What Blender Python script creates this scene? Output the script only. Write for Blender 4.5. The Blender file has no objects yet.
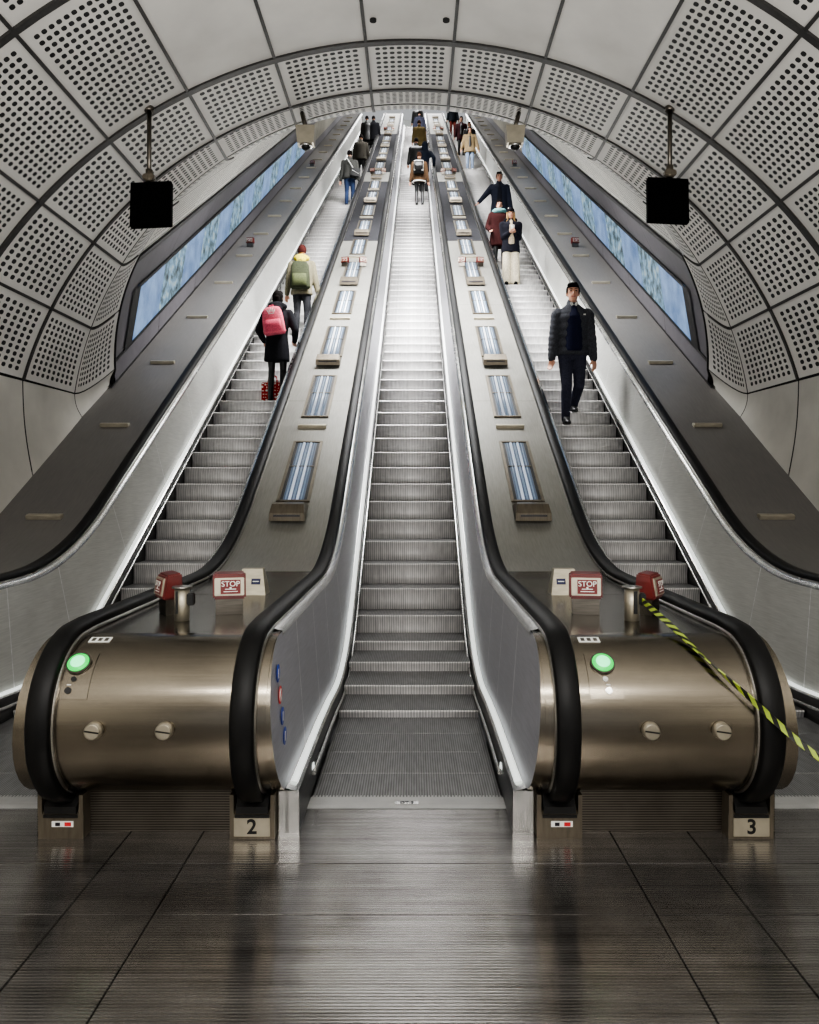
import bpy, bmesh, math, random
from mathutils import Vector, Matrix, Quaternion
from math import sin, cos, pi, radians, sqrt, tan, atan2
random.seed(7)
V = Vector
sc = bpy.context.scene
COL = sc.collection
K = tan(pi/6)                 # escalator slope
G = 0.3536                    # step going
P = 2.32                      # pitch between escalator centre lines
HO = 0.715                    # handrail offset from an escalator's centre line
YT = 45.0                     # top landing
ORD = ['first','second','third','fourth','fifth','sixth','seventh','eighth','ninth','tenth','eleventh','twelfth','thirteenth','fourteenth','fifteenth','sixteenth','seventeenth','eighteenth','nineteenth','twentieth','twenty-first','twenty-second','twenty-third','twenty-fourth','twenty-fifth']

# ------------------------------------------------------------------ materials
def lin(c):
    return tuple((x/12.92 if x <= .04045 else ((x+.055)/1.055)**2.4) for x in c)
class NT:
    def __init__(s, name):
        s.m = bpy.data.materials.new(name); s.m.use_nodes = True
        s.t = s.m.node_tree; s.n = s.t.nodes; s.l = s.t.links
        s.b = s.n['Principled BSDF']
    def add(s, typ, **kw):
        n = s.n.new(typ)
        for k, v in kw.items():
            if k.startswith('i_'): n.inputs[k[2:].replace('_', ' ')].default_value = v
            else: setattr(n, k, v)
        return n
    def link(s, a, b): s.l.new(a, b)
    def math(s, op, a, b=None, c=None):
        n = s.n.new('ShaderNodeMath'); n.operation = op
        for i, x in enumerate((a, b, c)):
            if x is None: continue
            if isinstance(x, (int, float)): n.inputs[i].default_value = x
            else: s.l.new(x, n.inputs[i])
        return n.outputs[0]
    def coord(s, scale=(1,1,1), kind='Object'):
        tc = s.n.new('ShaderNodeTexCoord'); mp = s.n.new('ShaderNodeMapping')
        mp.inputs['Scale'].default_value = scale
        s.l.new(tc.outputs[kind], mp.inputs['Vector']); return mp.outputs[0]
    def noise(s, vec, scale=1, detail=3):
        n = s.n.new('ShaderNodeTexNoise'); n.inputs['Scale'].default_value = scale; n.inputs['Detail'].default_value = detail
        s.l.new(vec, n.inputs['Vector']); return n.outputs['Fac']
    def ramp(s, fac, stops):
        r = s.n.new('ShaderNodeValToRGB'); e = r.color_ramp.elements
        while len(e) < len(stops): e.new(.5)
        for x, (p, c) in zip(e, stops): x.position = p; x.color = (*c, 1)
        s.l.new(fac, r.inputs['Fac']); return r.outputs['Color']
    def base(s, color, rough=.5, metal=0, spec=.5):
        b = s.b
        if isinstance(color, tuple): b.inputs['Base Color'].default_value = (*lin(color), 1)
        else: s.l.new(color, b.inputs['Base Color'])
        if isinstance(rough, (int, float)): b.inputs['Roughness'].default_value = rough
        else: s.l.new(rough, b.inputs['Roughness'])
        b.inputs['Metallic'].default_value = metal
        b.inputs['Specular IOR Level'].default_value = spec
        return s
    def bump(s, h, strength=.3, dist=.01):
        n = s.n.new('ShaderNodeBump'); n.inputs['Strength'].default_value = strength; n.inputs['Distance'].default_value = dist
        s.l.new(h, n.inputs['Height']); s.l.new(n.outputs[0], s.b.inputs['Normal'])
def plain(name, c, rough=.5, metal=0, var=.12, scale=(6,6,6), spec=.5, nscale=3):
    t = NT(name); f = t.noise(t.coord(scale), nscale, 4)
    a = lin(tuple(max(0, x*(1-var)) for x in c)); b = lin(tuple(min(1, x*(1+var)) for x in c))
    t.base(t.ramp(f, [(.3, a), (.7, b)]), rough, metal, spec); return t.m
def emit(name, c, strength, base=(.05,.05,.05)):
    t = NT(name); t.base(base, .3)
    t.b.inputs['Emission Color'].default_value = (*lin(c), 1); t.b.inputs['Emission Strength'].default_value = strength
    return t.m
def brushed(name, c, rough=.3, scale=(2,60,60), var=.1, metal=1, blotch=.06):
    t = NT(name); f = t.noise(t.coord(scale), 3, 4); g = t.noise(t.coord((1,1,1)), 2.2, 5)
    fac = t.math('ADD', t.math('MULTIPLY', f, .55), t.math('MULTIPLY', g, .45))
    a = lin(tuple(x*(1-var-blotch) for x in c)); b = lin(tuple(min(1, x*(1+var)) for x in c))
    r = t.math('ADD', t.math('MULTIPLY', g, .16), rough-.08)
    t.base(t.ramp(fac, [(.35, a), (.65, b)]), r, metal)
    t.bump(f, .015, .002); return t.m
def perf(name, N, M, c=(.80,.79,.77), mu=.07, mv=.07, rx=.30, ry=.24):
    """white panel with rows of oval holes, laid out in each panel's own UV square"""
    t = NT(name); tc = t.n.new('ShaderNodeTexCoord'); sx = t.n.new('ShaderNodeSeparateXYZ'); t.link(tc.outputs['UV'], sx.inputs[0])
    def cell(o, n, mg):
        q = t.math('DIVIDE', t.math('SUBTRACT', o, mg), 1-2*mg)
        inside = t.math('MULTIPLY', t.math('GREATER_THAN', q, 0), t.math('LESS_THAN', q, 1))
        fr = t.math('SUBTRACT', t.math('FRACT', t.math('MULTIPLY', q, n)), .5)
        return fr, inside
    fx, ix = cell(sx.outputs[0], N, mu); fy, iy = cell(sx.outputs[1], M, mv)
    ex = t.math('POWER', t.math('ABSOLUTE', t.math('DIVIDE', fx, rx)), 2.6); ey = t.math('POWER', t.math('ABSOLUTE', t.math('DIVIDE', fy, ry)), 2.6)
    hole = t.math('MULTIPLY', t.math('LESS_THAN', t.math('ADD', ex, ey), 1), t.math('MULTIPLY', ix, iy))
    g = t.noise(t.coord((1,1,1)), 1.3, 5)
    a = t.ramp(g, [(.3, lin(tuple(x*.93 for x in c))), (.7, lin(c))])
    mx = t.n.new('ShaderNodeMix'); mx.data_type = 'RGBA'
    t.link(hole, mx.inputs['Factor']); t.link(a, mx.inputs['A']); mx.inputs['B'].default_value = (.006,.006,.006,1)
    t.base(mx.outputs['Result'], .55, 0, .35)
    t.bump(t.math('SUBTRACT', 1, hole), .5, .012)
    return t.m
def stripes(name, c1, c2, axis, period, rough=.35, metal=.9, blot=.5, nsc=3):
    """ribbed metal: grooves across one axis plus wear"""
    t = NT(name); tc = t.n.new('ShaderNodeTexCoord'); sx = t.n.new('ShaderNodeSeparateXYZ'); t.link(tc.outputs['Object'], sx.inputs[0])
    w = t.math('SINE', t.math('MULTIPLY', sx.outputs[axis], 2*pi/period))
    s = t.math('ADD', t.math('MULTIPLY', w, .5), .5)
    sc_ = [2,2,2]; sc_[axis] = 9 if axis == 0 else 2
    g = t.noise(t.coord(tuple(sc_)), nsc, 5)
    fac = t.math('ADD', t.math('MULTIPLY', s, 1-blot), t.math('MULTIPLY', g, blot))
    t.base(t.ramp(fac, [(.22, lin(c1)), (.75, lin(c2))]), t.math('ADD', t.math('MULTIPLY', g, .2), rough-.1), metal)
    t.bump(s, .25, .004); return t.m

M = {}
M['perf_near'] = perf('perforated_panel_large', 11, 18, (.84,.83,.81), rx=.33, ry=.30)
M['perf_mid'] = perf('perforated_panel', 10, 9, (.88,.87,.85), rx=.34, ry=.28)
M['perf_bend'] = perf('perforated_panel_bend', 10, 10, (.86,.85,.83), rx=.32, ry=.30)
M['perf_slope'] = perf('perforated_panel_slope', 9, 26, c=(.86,.85,.82), rx=.20, ry=.30)
M['panel'] = plain('plain_lining_panel', (.84,.83,.81), .55, 0, .05, (.6,.6,.6), .35)
M['lower_panel'] = plain('lower_lining_panel', (.74,.73,.70), .5, 0, .06, (.6,.6,.6), .35)
M['dark_gap'] = plain('dark_gap', (.10,.10,.10), .8)
M['joint'] = brushed('joint_channel', (.24,.235,.23), .5, (8,8,8), .1, .4)
M['steel_drum'] = brushed('brushed_drum_steel', (.54,.51,.46), .22, (.5,70,70), .05, 1, .03)
M['steel'] = brushed('brushed_steel', (.66,.65,.63), .3, (3,3,60))
M['steel_dark'] = brushed('dark_brushed_steel', (.42,.40,.37), .33, (3,50,50))
M['steel_bright'] = brushed('bright_steel', (.84,.84,.83), .25, (3,40,3))
M['deck_top'] = brushed('polished_deck_steel', (.47,.46,.44), .2, (40,2,2), .08)
M['deck_slope'] = brushed('matt_deck_steel', (.54,.535,.51), .45, (30,2,2), .05, .5, .03)
M['deck_dark'] = plain('deck_dark_reflection', (.17,.17,.18), .85, 0, .1, (3,3,3), .08)  # deck sheet with the dark top hall's reflection put into its colour
M['outer_deck'] = brushed('outer_deck_steel', (.42,.41,.40), .5, (30,2,2), .04, .15, .03)
M['panel_steel'] = brushed('balustrade_panel_steel', (.66,.66,.69), .34, (2,2,40), .05, .55, .03)
M['panel_outer'] = brushed('outer_balustrade_steel', (.80,.80,.78), .38, (2,2,40), .04, .35, .03)
M['seam'] = plain('panel_seam', (.93,.93,.93), .5, 0)
M['rubber'] = plain('black_handrail_rubber', (.04,.04,.042), .5, 0, .15, (3,3,3), .28)
M['black'] = plain('black_plastic', (.03,.03,.03), .45)
M['dead_screen'] = plain('dead_screen_black', (.008,.008,.008), .8, 0, .1, (3,3,3), .05)
M['skirt'] = brushed('skirt_steel', (.36,.36,.36), .35, (3,3,30))
M['gleam_white'] = emit('ledge_gleam', (.97,1,.98), .85, (.8,.8,.8))  # emission stands in for the ledge's gleam under overhead light
M['step'] = stripes('step_riser_metal', (.68,.67,.67), (.95,.94,.93), 0, .021, .42, .25, .6)
M['step_flat'] = stripes('step_tread_metal', (.30,.30,.30), (.58,.58,.58), 0, .014, .42, .5, .6)
M['comb'] = stripes('comb_plate_metal', (.55,.55,.55), (.82,.82,.81), 1, .013, .35, .4)
M['plinth'] = stripes('ribbed_plinth_metal', (.22,.205,.19), (.42,.40,.37), 2, .012, .35, .9, .4)
M['red'] = plain('red_plastic', (.38,.12,.11), .4, 0, .1)
M['label_red'] = plain('red_label', (.42,.08,.08), .35, 0, .05)
M['white'] = plain('white_print', (.92,.92,.90), .5, 0, .03)
M['beige_metal'] = brushed('pale_bronze_metal', (.72,.69,.62), .38, (3,30,3), .06, .7)
M['bronze'] = brushed('bronze_housing', (.46,.43,.38), .38, (20,3,3), .08, .8)
M['slot'] = plain('dark_slot', (.05,.03,.08), .3)
M['navy_label'] = plain('navy_label', (.05,.08,.28), .4)
M['blue_icon'] = plain('blue_icon', (.12,.25,.62), .4)
M['red_icon'] = plain('red_icon', (.75,.16,.18), .4)
M['green_lamp'] = emit('green_lamp', (.02,.85,.32), 1.3, (.05,.5,.25))
M['green_lamp_core'] = emit('green_lamp_core', (.45,1,.66), 1.6, (.4,.8,.6))
M['tube'] = emit('glass_streak', (.78,.86,.97), .42, (.8,.8,.8))  # bright streaks mirrored in the deck glass, painted as emission
M['streak_dim'] = emit('glass_streak_dim', (.50,.60,.74), .26, (.5,.55,.6))
M['glass_glow'] = emit('glass_reflection_glow', (.38,.47,.60), .22, (.25,.3,.36))  # bluish ceiling reflection in the deck glass, painted as emission
M['wall_dark'] = brushed('dark_wall_panel', (.40,.39,.41), .5, (2,2,2), .04, .15, .03)
M['wall_beige'] = plain('beige_wall_panel', (.62,.60,.54), .5, 0, .05, (.5,.5,.5))
M['hall_white'] = plain('white_hall_wall', (.88,.89,.88), .5, 0, .03)
M['glow_blue'] = emit('blue_display', (.25,.62,1), 1.6)
M['skin'] = plain('skin', (.78,.58,.48), .5, 0, .05)
M['skin_b'] = plain('skin_tan', (.62,.45,.36), .5, 0, .05)
M['eye'] = plain('dark_eye', (.06,.04,.03), .2)
M['lip'] = plain('lips', (.62,.34,.31), .5)
def cloth(name, c, var=.15): 
    if name not in M: M[name] = plain('cloth_'+name, c, .9, 0, var, (20,20,20), .1)
    return M[name]

def floor_mat():
    t = NT('ribbed_floor_plates'); tc = t.n.new('ShaderNodeTexCoord'); sx = t.n.new('ShaderNodeSeparateXYZ'); t.link(tc.outputs['Object'], sx.inputs[0])
    w = t.math('ADD', t.math('MULTIPLY', t.math('SINE', t.math('MULTIPLY', sx.outputs[1], 2*pi/.016)), .5), .5)
    g = t.noise(t.coord((1.2,1.2,1.2)), 2.2, 6); h = t.noise(t.coord((.6,14,1)), 2, 5); d = t.noise(t.coord((9,9,9)), 4, 3)
    fac = t.math('ADD', t.math('MULTIPLY', g, .5), t.math('MULTIPLY', h, .5))
    fac = t.math('ADD', t.math('MULTIPLY', w, .12), t.math('MULTIPLY', fac, .88))
    c = t.ramp(fac, [(.32, lin((.39,.375,.36))), (.7, lin((.69,.68,.67)))])
    mx = t.n.new('ShaderNodeMix'); mx.data_type = 'RGBA'
    t.link(t.math('GREATER_THAN', d, .765), mx.inputs['Factor']); t.link(c, mx.inputs['A']); mx.inputs['B'].default_value = (.02,.02,.02,1)
    t.base(mx.outputs['Result'], t.math('ADD', t.math('MULTIPLY', g, .2), .10), .88)
    t.bump(w, .16, .003); return t.m
M['floor'] = floor_mat()
def screen_mat(name, stops, nz):
    t = NT(name); tc = t.n.new('ShaderNodeTexCoord'); oi = t.n.new('ShaderNodeObjectInfo')
    mp = t.n.new('ShaderNodeMapping'); mp.inputs['Scale'].default_value = (1,2.2,2.2); t.link(tc.outputs['Object'], mp.inputs['Vector'])
    va = t.n.new('ShaderNodeVectorMath'); va.operation = 'ADD'; cb = t.n.new('ShaderNodeCombineXYZ')
    t.link(t.math('MULTIPLY', oi.outputs['Random'], 40), cb.inputs[0]); t.link(mp.outputs[0], va.inputs[0]); t.link(cb.outputs[0], va.inputs[1])
    f = t.noise(va.outputs[0], nz, 4)
    a = t.ramp(f, [(p, lin(c)) for p, c in stops])
    t.base((.02,.02,.02), .25); t.link(a, t.b.inputs['Emission Color']); t.b.inputs['Emission Strength'].default_value = .8
    return t.m
M['screen_a'] = screen_mat('lit_screen_pattern', [(.30,(.16,.22,.26)), (.42,(.36,.46,.50)), (.55,(.50,.66,.78)), (.66,(.72,.80,.80)), (.8,(.42,.55,.72))], 3.0)
M['screen_b'] = screen_mat('lit_screen_blue', [(.3,(.38,.51,.70)), (.7,(.58,.71,.88))], 1.2)
def tape_mat():
    t = NT('striped_tape'); tc = t.n.new('ShaderNodeTexCoord'); sx = t.n.new('ShaderNodeSeparateXYZ'); t.link(tc.outputs['UV'], sx.inputs[0])
    q = t.math('FRACT', t.math('ADD', t.math('MULTIPLY', sx.outputs[0], 1), t.math('MULTIPLY', sx.outputs[1], .6)))
    mx = t.n.new('ShaderNodeMix'); mx.data_type = 'RGBA'; t.link(t.math('GREATER_THAN', q, .5), mx.inputs['Factor'])
    mx.inputs['A'].default_value = (*lin((.62,.70,.27)), 1); mx.inputs['B'].default_value = (*lin((.06,.06,.05)), 1)
    t.base(mx.outputs['Result'], .5); return t.m
M['tape'] = tape_mat()

# ------------------------------------------------------------------ mesh helpers
class MB:
    def __init__(s): s.bm = bmesh.new(); s.uv = s.bm.loops.layers.uv.new('UVMap')
    def v(s, p): return s.bm.verts.new(p)
    def face(s, pts, uvs=None, mi=0, smooth=False):
        try: f = s.bm.faces.new([s.v(p) for p in pts])
        except ValueError: return
        f.material_index = mi; f.smooth = smooth
        if uvs:
            for l, u in zip(f.loops, uvs): l[s.uv].uv = u
    def grid(s, rows, closed=False, uvs=None, smooth=True, mi=0, caps=False):
        """rows: list of lists of points"""
        vs = [[s.v(p) for p in r] for r in rows]; n = len(rows[0])
        for i in range(len(vs)-1):
            for j in range(n if closed else n-1):
                k = (j+1) % n
                try: f = s.bm.faces.new((vs[i][j], vs[i][k], vs[i+1][k], vs[i+1][j]))
                except ValueError: continue
                f.smooth = smooth; f.material_index = mi
                if uvs:
                    for l, (a, b) in zip(f.loops, ((i,j),(i,k),(i+1,k),(i+1,j))): l[s.uv].uv = uvs(a, b)
        if caps:
            for r in (vs[0], vs[-1]):
                try: s.bm.faces.new(r).material_index = mi
                except ValueError: pass
    def box(s, c, size, rot=None, bev=0, mi=0):
        b = bmesh.new(); bmesh.ops.create_cube(b, size=1)
        for v in b.verts: v.co = V((v.co.x*size[0], v.co.y*size[1], v.co.z*size[2]))
        if bev: bmesh.ops.bevel(b, geom=list(b.edges), offset=bev, segments=2, affect='EDGES')
        s.merge(b, Matrix.Translation(c) @ (rot.to_4x4() if rot else Matrix()), mi)
    def merge(s, b, mtx, mi=0, smooth=False):
        mp = {v: s.bm.verts.new(mtx @ v.co) for v in b.verts}
        for f in b.faces:
            try: g = s.bm.faces.new([mp[v] for v in f.verts])
            except ValueError: continue
            g.material_index = mi; g.smooth = f.smooth or smooth
        b.free()
    def prism(s, poly, x0, x1, mi=0):
        """poly in (y,z), extruded along x"""
        a = [s.v((x0, y, z)) for y, z in poly]; b = [s.v((x1, y, z)) for y, z in poly]; n = len(poly)
        for i in range(n):
            s.bm.faces.new((a[i], a[(i+1) % n], b[(i+1) % n], b[i])).material_index = mi
        s.bm.faces.new(a).material_index = mi; s.bm.faces.new(b[::-1]).material_index = mi
    def cyl(s, p0, p1, r0, r1=None, n=20, mi=0):
        r1 = r0 if r1 is None else r1; p0, p1 = V(p0), V(p1); d = (p1-p0).normalized()
        a = d.orthogonal().normalized(); b = d.cross(a)
        rows = [[p + (a*cos(2*pi*i/n) + b*sin(2*pi*i/n))*r for i in range(n)] for p, r in ((p0, r0), (p1, r1))]
        s.grid(rows, True, smooth=True, mi=mi, caps=True)
    def tube(s, pts, r, n=8, mi=0):
        rows = []; pts = [V(p) for p in pts]
        for i, p in enumerate(pts):
            d = (pts[min(i+1, len(pts)-1)] - pts[max(i-1, 0)]).normalized()
            a = d.cross(V((0,0,1))); a = a.normalized() if a.length > .05 else V((1,0,0)); b = d.cross(a)
            rows.append([p + (a*cos(2*pi*k/n) + b*sin(2*pi*k/n))*r for k in range(n)])
        s.grid(rows, True, mi=mi, caps=True)
    def ell(s, c, r, rot=None, u=16, w=10, mi=0):
        b = bmesh.new(); bmesh.ops.create_uvsphere(b, u_segments=u, v_segments=w, radius=1)
        m = Matrix.Translation(c) @ (rot.to_4x4() if rot else Matrix()) @ Matrix.Diagonal((*r, 1))
        s.merge(b, m, mi, True)
    def cone(s, p0, r0, p1, r1):
        """rounded tapered limb"""
        p0, p1 = V(p0), V(p1); d = (p1-p0); L = d.length
        if L < 1e-5: s.ell(p0, (r0,)*3); return
        d.normalize(); a = d.orthogonal().normalized(); b = d.cross(a); n = 12; rows = []
        for k in range(5):
            t = -pi/2 + k*pi/8*.98 + .03; rows.append((p0 + d*(sin(t)*r0), r0*cos(t)))
        for k in range(5):
            t = k*pi/8*.98; rows.append((p1 + d*(sin(t)*r1), r1*cos(t)))
        s.grid([[c + (a*cos(2*pi*i/n) + b*sin(2*pi*i/n))*r for i in range(n)] for c, r in rows], True, caps=True)
    def build(s, name, mats, parent=None, recalc=True):
        if recalc: bmesh.ops.recalc_face_normals(s.bm, faces=s.bm.faces)
        me = bpy.data.meshes.new(name); s.bm.to_mesh(me); s.bm.free()
        for m in (mats if isinstance(mats, (list, tuple)) else [mats]): me.materials.append(m)
        o = bpy.data.objects.new(name, me); COL.objects.link(o)
        if parent: o.parent = parent
        return o
def tag(o, label, cat, group=None):
    o['label'] = label; o['category'] = cat
    if group: o['group'] = group
    return o
def thing(name, label, cat, loc=(0,0,0), rz=0, group=None):
    o = bpy.data.objects.new(name, None); COL.objects.link(o); o.empty_display_size = .1
    o.location = loc; o.rotation_euler = (0,0,rz); return tag(o, label, cat, group)
def struct(o): o['kind'] = 'structure'; return o
def dup(root, loc, label, group=None, rz=None, sc_=1):
    r = root.copy(); COL.objects.link(r); r.location = loc; r['label'] = label; r.scale = (sc_,)*3
    if group: r['group'] = group
    if rz is not None: r.rotation_euler = (r.rotation_euler[0], r.rotation_euler[1], rz)
    for ch in list(root.children):
        c = ch.copy(); COL.objects.link(c); c.parent = r
        for g in ch.children:
            d = g.copy(); COL.objects.link(d); d.parent = c
    return r
def text_mesh(name, body, size, mat, parent=None, depth=.002, mtx=None, bold=0.0):
    cu = bpy.data.curves.new(name, 'FONT'); cu.body = body; cu.size = size; cu.extrude = depth; cu.align_x = 'CENTER'; cu.align_y = 'CENTER'; cu.offset = bold
    t = bpy.data.objects.new(name, cu); COL.objects.link(t)
    dg = bpy.context.evaluated_depsgraph_get(); me = bpy.data.meshes.new_from_object(t.evaluated_get(dg))
    bpy.data.objects.remove(t); me.materials.clear(); me.materials.append(mat)
    if mtx: me.transform(mtx)
    o = bpy.data.objects.new(name, me); COL.objects.link(o)
    if parent: o.parent = parent
    return o

# ------------------------------------------------------------------ profiles along the escalators
def bent(Y, yc, z0, L=1.7):
    """flat at z0, rising at K beyond corner yc, smoothed over length L"""
    a, b = yc-L/2, yc+L/2; Y = min(Y, YT)
    if Y <= a: return z0
    if Y >= b: return z0 + (Y-yc)*K
    return z0 + K/(2*L)*(Y-a)**2
def nose(Y): return bent(Y, 6.5, 0)
HZ = .95
def led(Y):
    u = min(1, max(0, (Y-4.8)/2.2)); return nose(Y) + .2 - .115*u*u*(3-2*u)
def hand(Y): return bent(Y, 6.5+(HZ-.78)/K, HZ)
def deck(Y): return hand(Y) - .025
def outer(Y): return bent(Y, 6.5+(HZ-.79)/K, HZ) - .02
YS = [3.83, 4.3, 4.8, 5.3] + [5.6+.12*i for i in range(21)] + [8.5, 10, 12, 15, 18, 22, 26, 30, 34, 38, 42, 44.5, YT, YT+.3, YT+2.5]
def ys(a, b): return [a] + [y for y in YS if a < y < b] + [b]
def ribbon(mb, prof, zf, a, b, closed=False, mi=0, smooth=True, sh=0):
    mb.grid([[(x, Y, zf(Y)+dz) for x, dz in prof] for Y in ys(a, b)], closed, smooth=smooth, mi=mi, caps=closed)
NY, NZ, NR = 3.83, .555, .37          # centre and radius of the bullnose

# ------------------------------------------------------------------ camera
cam = bpy.data.cameras.new('camera'); co = bpy.data.objects.new('camera', cam); COL.objects.link(co)
co.location = (.04, 0, 1.636); co.rotation_euler = (pi/2, 0, 0)
cam.lens = 787/1024*36; cam.sensor_fit = 'AUTO'; cam.sensor_width = 36
cam.shift_x = -5/1024; cam.shift_y = -25/1024; cam.clip_start = .05; cam.clip_end = 300
sc.camera = co

# ------------------------------------------------------------------ tunnel lining
R0, AX = 4.36, 1.12
TH = [-68,-57.5,-47,-36.5,-26,-15.5,-5,5,15.5,26,36.5,47,57.5,68]
def sec(th):
    t = radians(th); return R0*sin(t), AX + R0*cos(t)
def ring_pt(i, th):
    x, z = sec(th); d = AX + R0 - z
    if i <= 0: return V((x, 6.78 + i*1.62, z))        # upright rings of the hall, 0 = last of them
    if i == 1: return V((x, 7.6+.22*d, z))
    if i == 2: return V((x, 7.9+.57*d, z))
    D = V((x*(1-.0155*d), 8.25+.5*d+.09*d*d, z+.12+.11*d))
    if i == 3: return D
    k = (i-3)*2.2
    if abs(th) > 47:                                  # last strip runs down to the top of the dark wall
        e = ring_pt(3, 47 if th > 0 else -47) + V((0, k, k*K)); u = min(1, (abs(th)-47)/10.5)
        y = max(e.y, 9.62); w_ = V(((3.47+.25*max(0,(abs(th)-57.5)/10.5))*(1 if th > 0 else -1), y, (y-6.5)*K+2.56)); return e.lerp(w_, u)
    return D + V((0, k, k*K))
def lerp_pt(i, u, th):
    a, b = ring_pt(i, th), ring_pt(i+1, th)
    if i == 3 and abs(th) > 47: a = ring_pt(3.0001, th)
    if i != 2: return a.lerp(b, u)
    rise = b.z-a.z; cy = max(a.y+.05, b.y - rise/K); c = V(((a.x+b.x)/2, min(cy, b.y-.02), a.z))
    return a*(1-u)**2 + c*2*u*(1-u) + b*u*u
def lining_panel(mb, i, t0, t1, gap=.014, nu=7, nv=9, off=0):
    w = radians(t1-t0)*R0; gt = gap/w; L = (ring_pt(i, (t0+t1)/2)-ring_pt(i+1, (t0+t1)/2)).length; gl = gap/L
    rows = []
    for a in range(nu):
        u = gl + (1-2*gl)*a/(nu-1)
        rows.append([lerp_pt(i, u, t0+(t1-t0)*(gt+(1-2*gt)*b/(nv-1))) for b in range(nv)])
    if t0 < 0 : uvf = lambda a, b: (1-b/(nv-1), a/(nu-1))
    else: uvf = lambda a, b: (b/(nv-1), a/(nu-1))
    mb.grid(rows, uvs=uvf)
def ceiling():
    for nm, mt, rng, sel in (('ceiling', M['panel'], range(-9, 0), 'plain'), ('ceiling_perforated', M['perf_near'], range(-9, 0), 'perf'),
                             ('ceiling_ring', M['perf_mid'], (0, 1), 'all'), ('ceiling_bend', M['perf_bend'], (2,), 'all'),
                             ('ceiling_slope', M['perf_slope'], range(3, 21), 'up')):
        mb = MB()
        for i in rng:
            for t0, t1 in zip(TH, TH[1:]):
                c = abs(t0+t1)/2
                if sel == 'plain' and c > 26: continue
                if sel == 'perf' and c < 26: continue
                if sel == 'up' and c > 57: continue
                lining_panel(mb, i, t0, t1)
        struct(mb.build(nm, mt, recalc=False))
    # dark space behind the open joints
    mb = MB()
    for i in range(-9, 21):
        rows = []
        for a in range(7):
            r = []
            for th in range(-69, 70, 2 if i == 2 else 3):
                if i > 2: th = th*.83
                p = lerp_pt(i, a/6, th); c = V((0, p.y, AX if i < 3 else p.z-3)); dr = V((p.x, 0, p.z-c.z)).normalized()
                r.append(p + dr*.05)
            rows.append(r)
        mb.grid(rows)
    struct(mb.build('ceiling_backing', M['dark_gap']))
    for e in (-1, 1):
        mb = MB(); mb.cyl((e*.30, 6.45, 5.452), (e*.30, 6.45, 5.48), .028, n=16); struct(mb.build('ceiling_fitting', M['dark_gap']))
    # raised metal channels on the ring joint A and the crown joints
    mb = MB()
    for i, w in ((0, .035), (-1, .03), (-2, .03), (1, .018)):
        rows = []
        for k in range(57):
            th = -68 + 136*k/56; p = ring_pt(i, th); n = V((-sin(radians(th)), 0, -cos(radians(th))))
            rows.append([p+V((0,-w,0))-n*.01, p+V((0,-w,0))+n*.018, p+V((0,w,0))+n*.018, p+V((0,w,0))-n*.01])
        mb.grid(rows, smooth=False)
    for th in TH[1:-1]:
        pts = []
        for i in range(-4, 3):
            for a in range(4 if i < 2 else 6):
                q = lerp_pt(i, a/(4 if i < 2 else 6), th); pts.append(q)
        rows = []
        for p in pts:
            t = radians(th); n = V((-sin(t), 0, -cos(t))); s = V((cos(t), 0, -sin(t))); w = .014
            rows.append([p-s*w-n*.01, p-s*w+n*.016, p+s*w+n*.016, p+s*w-n*.01])
        mb.grid(rows, smooth=False)
    struct(mb.build('ceiling_joints', M['joint']))
ceiling()

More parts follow.
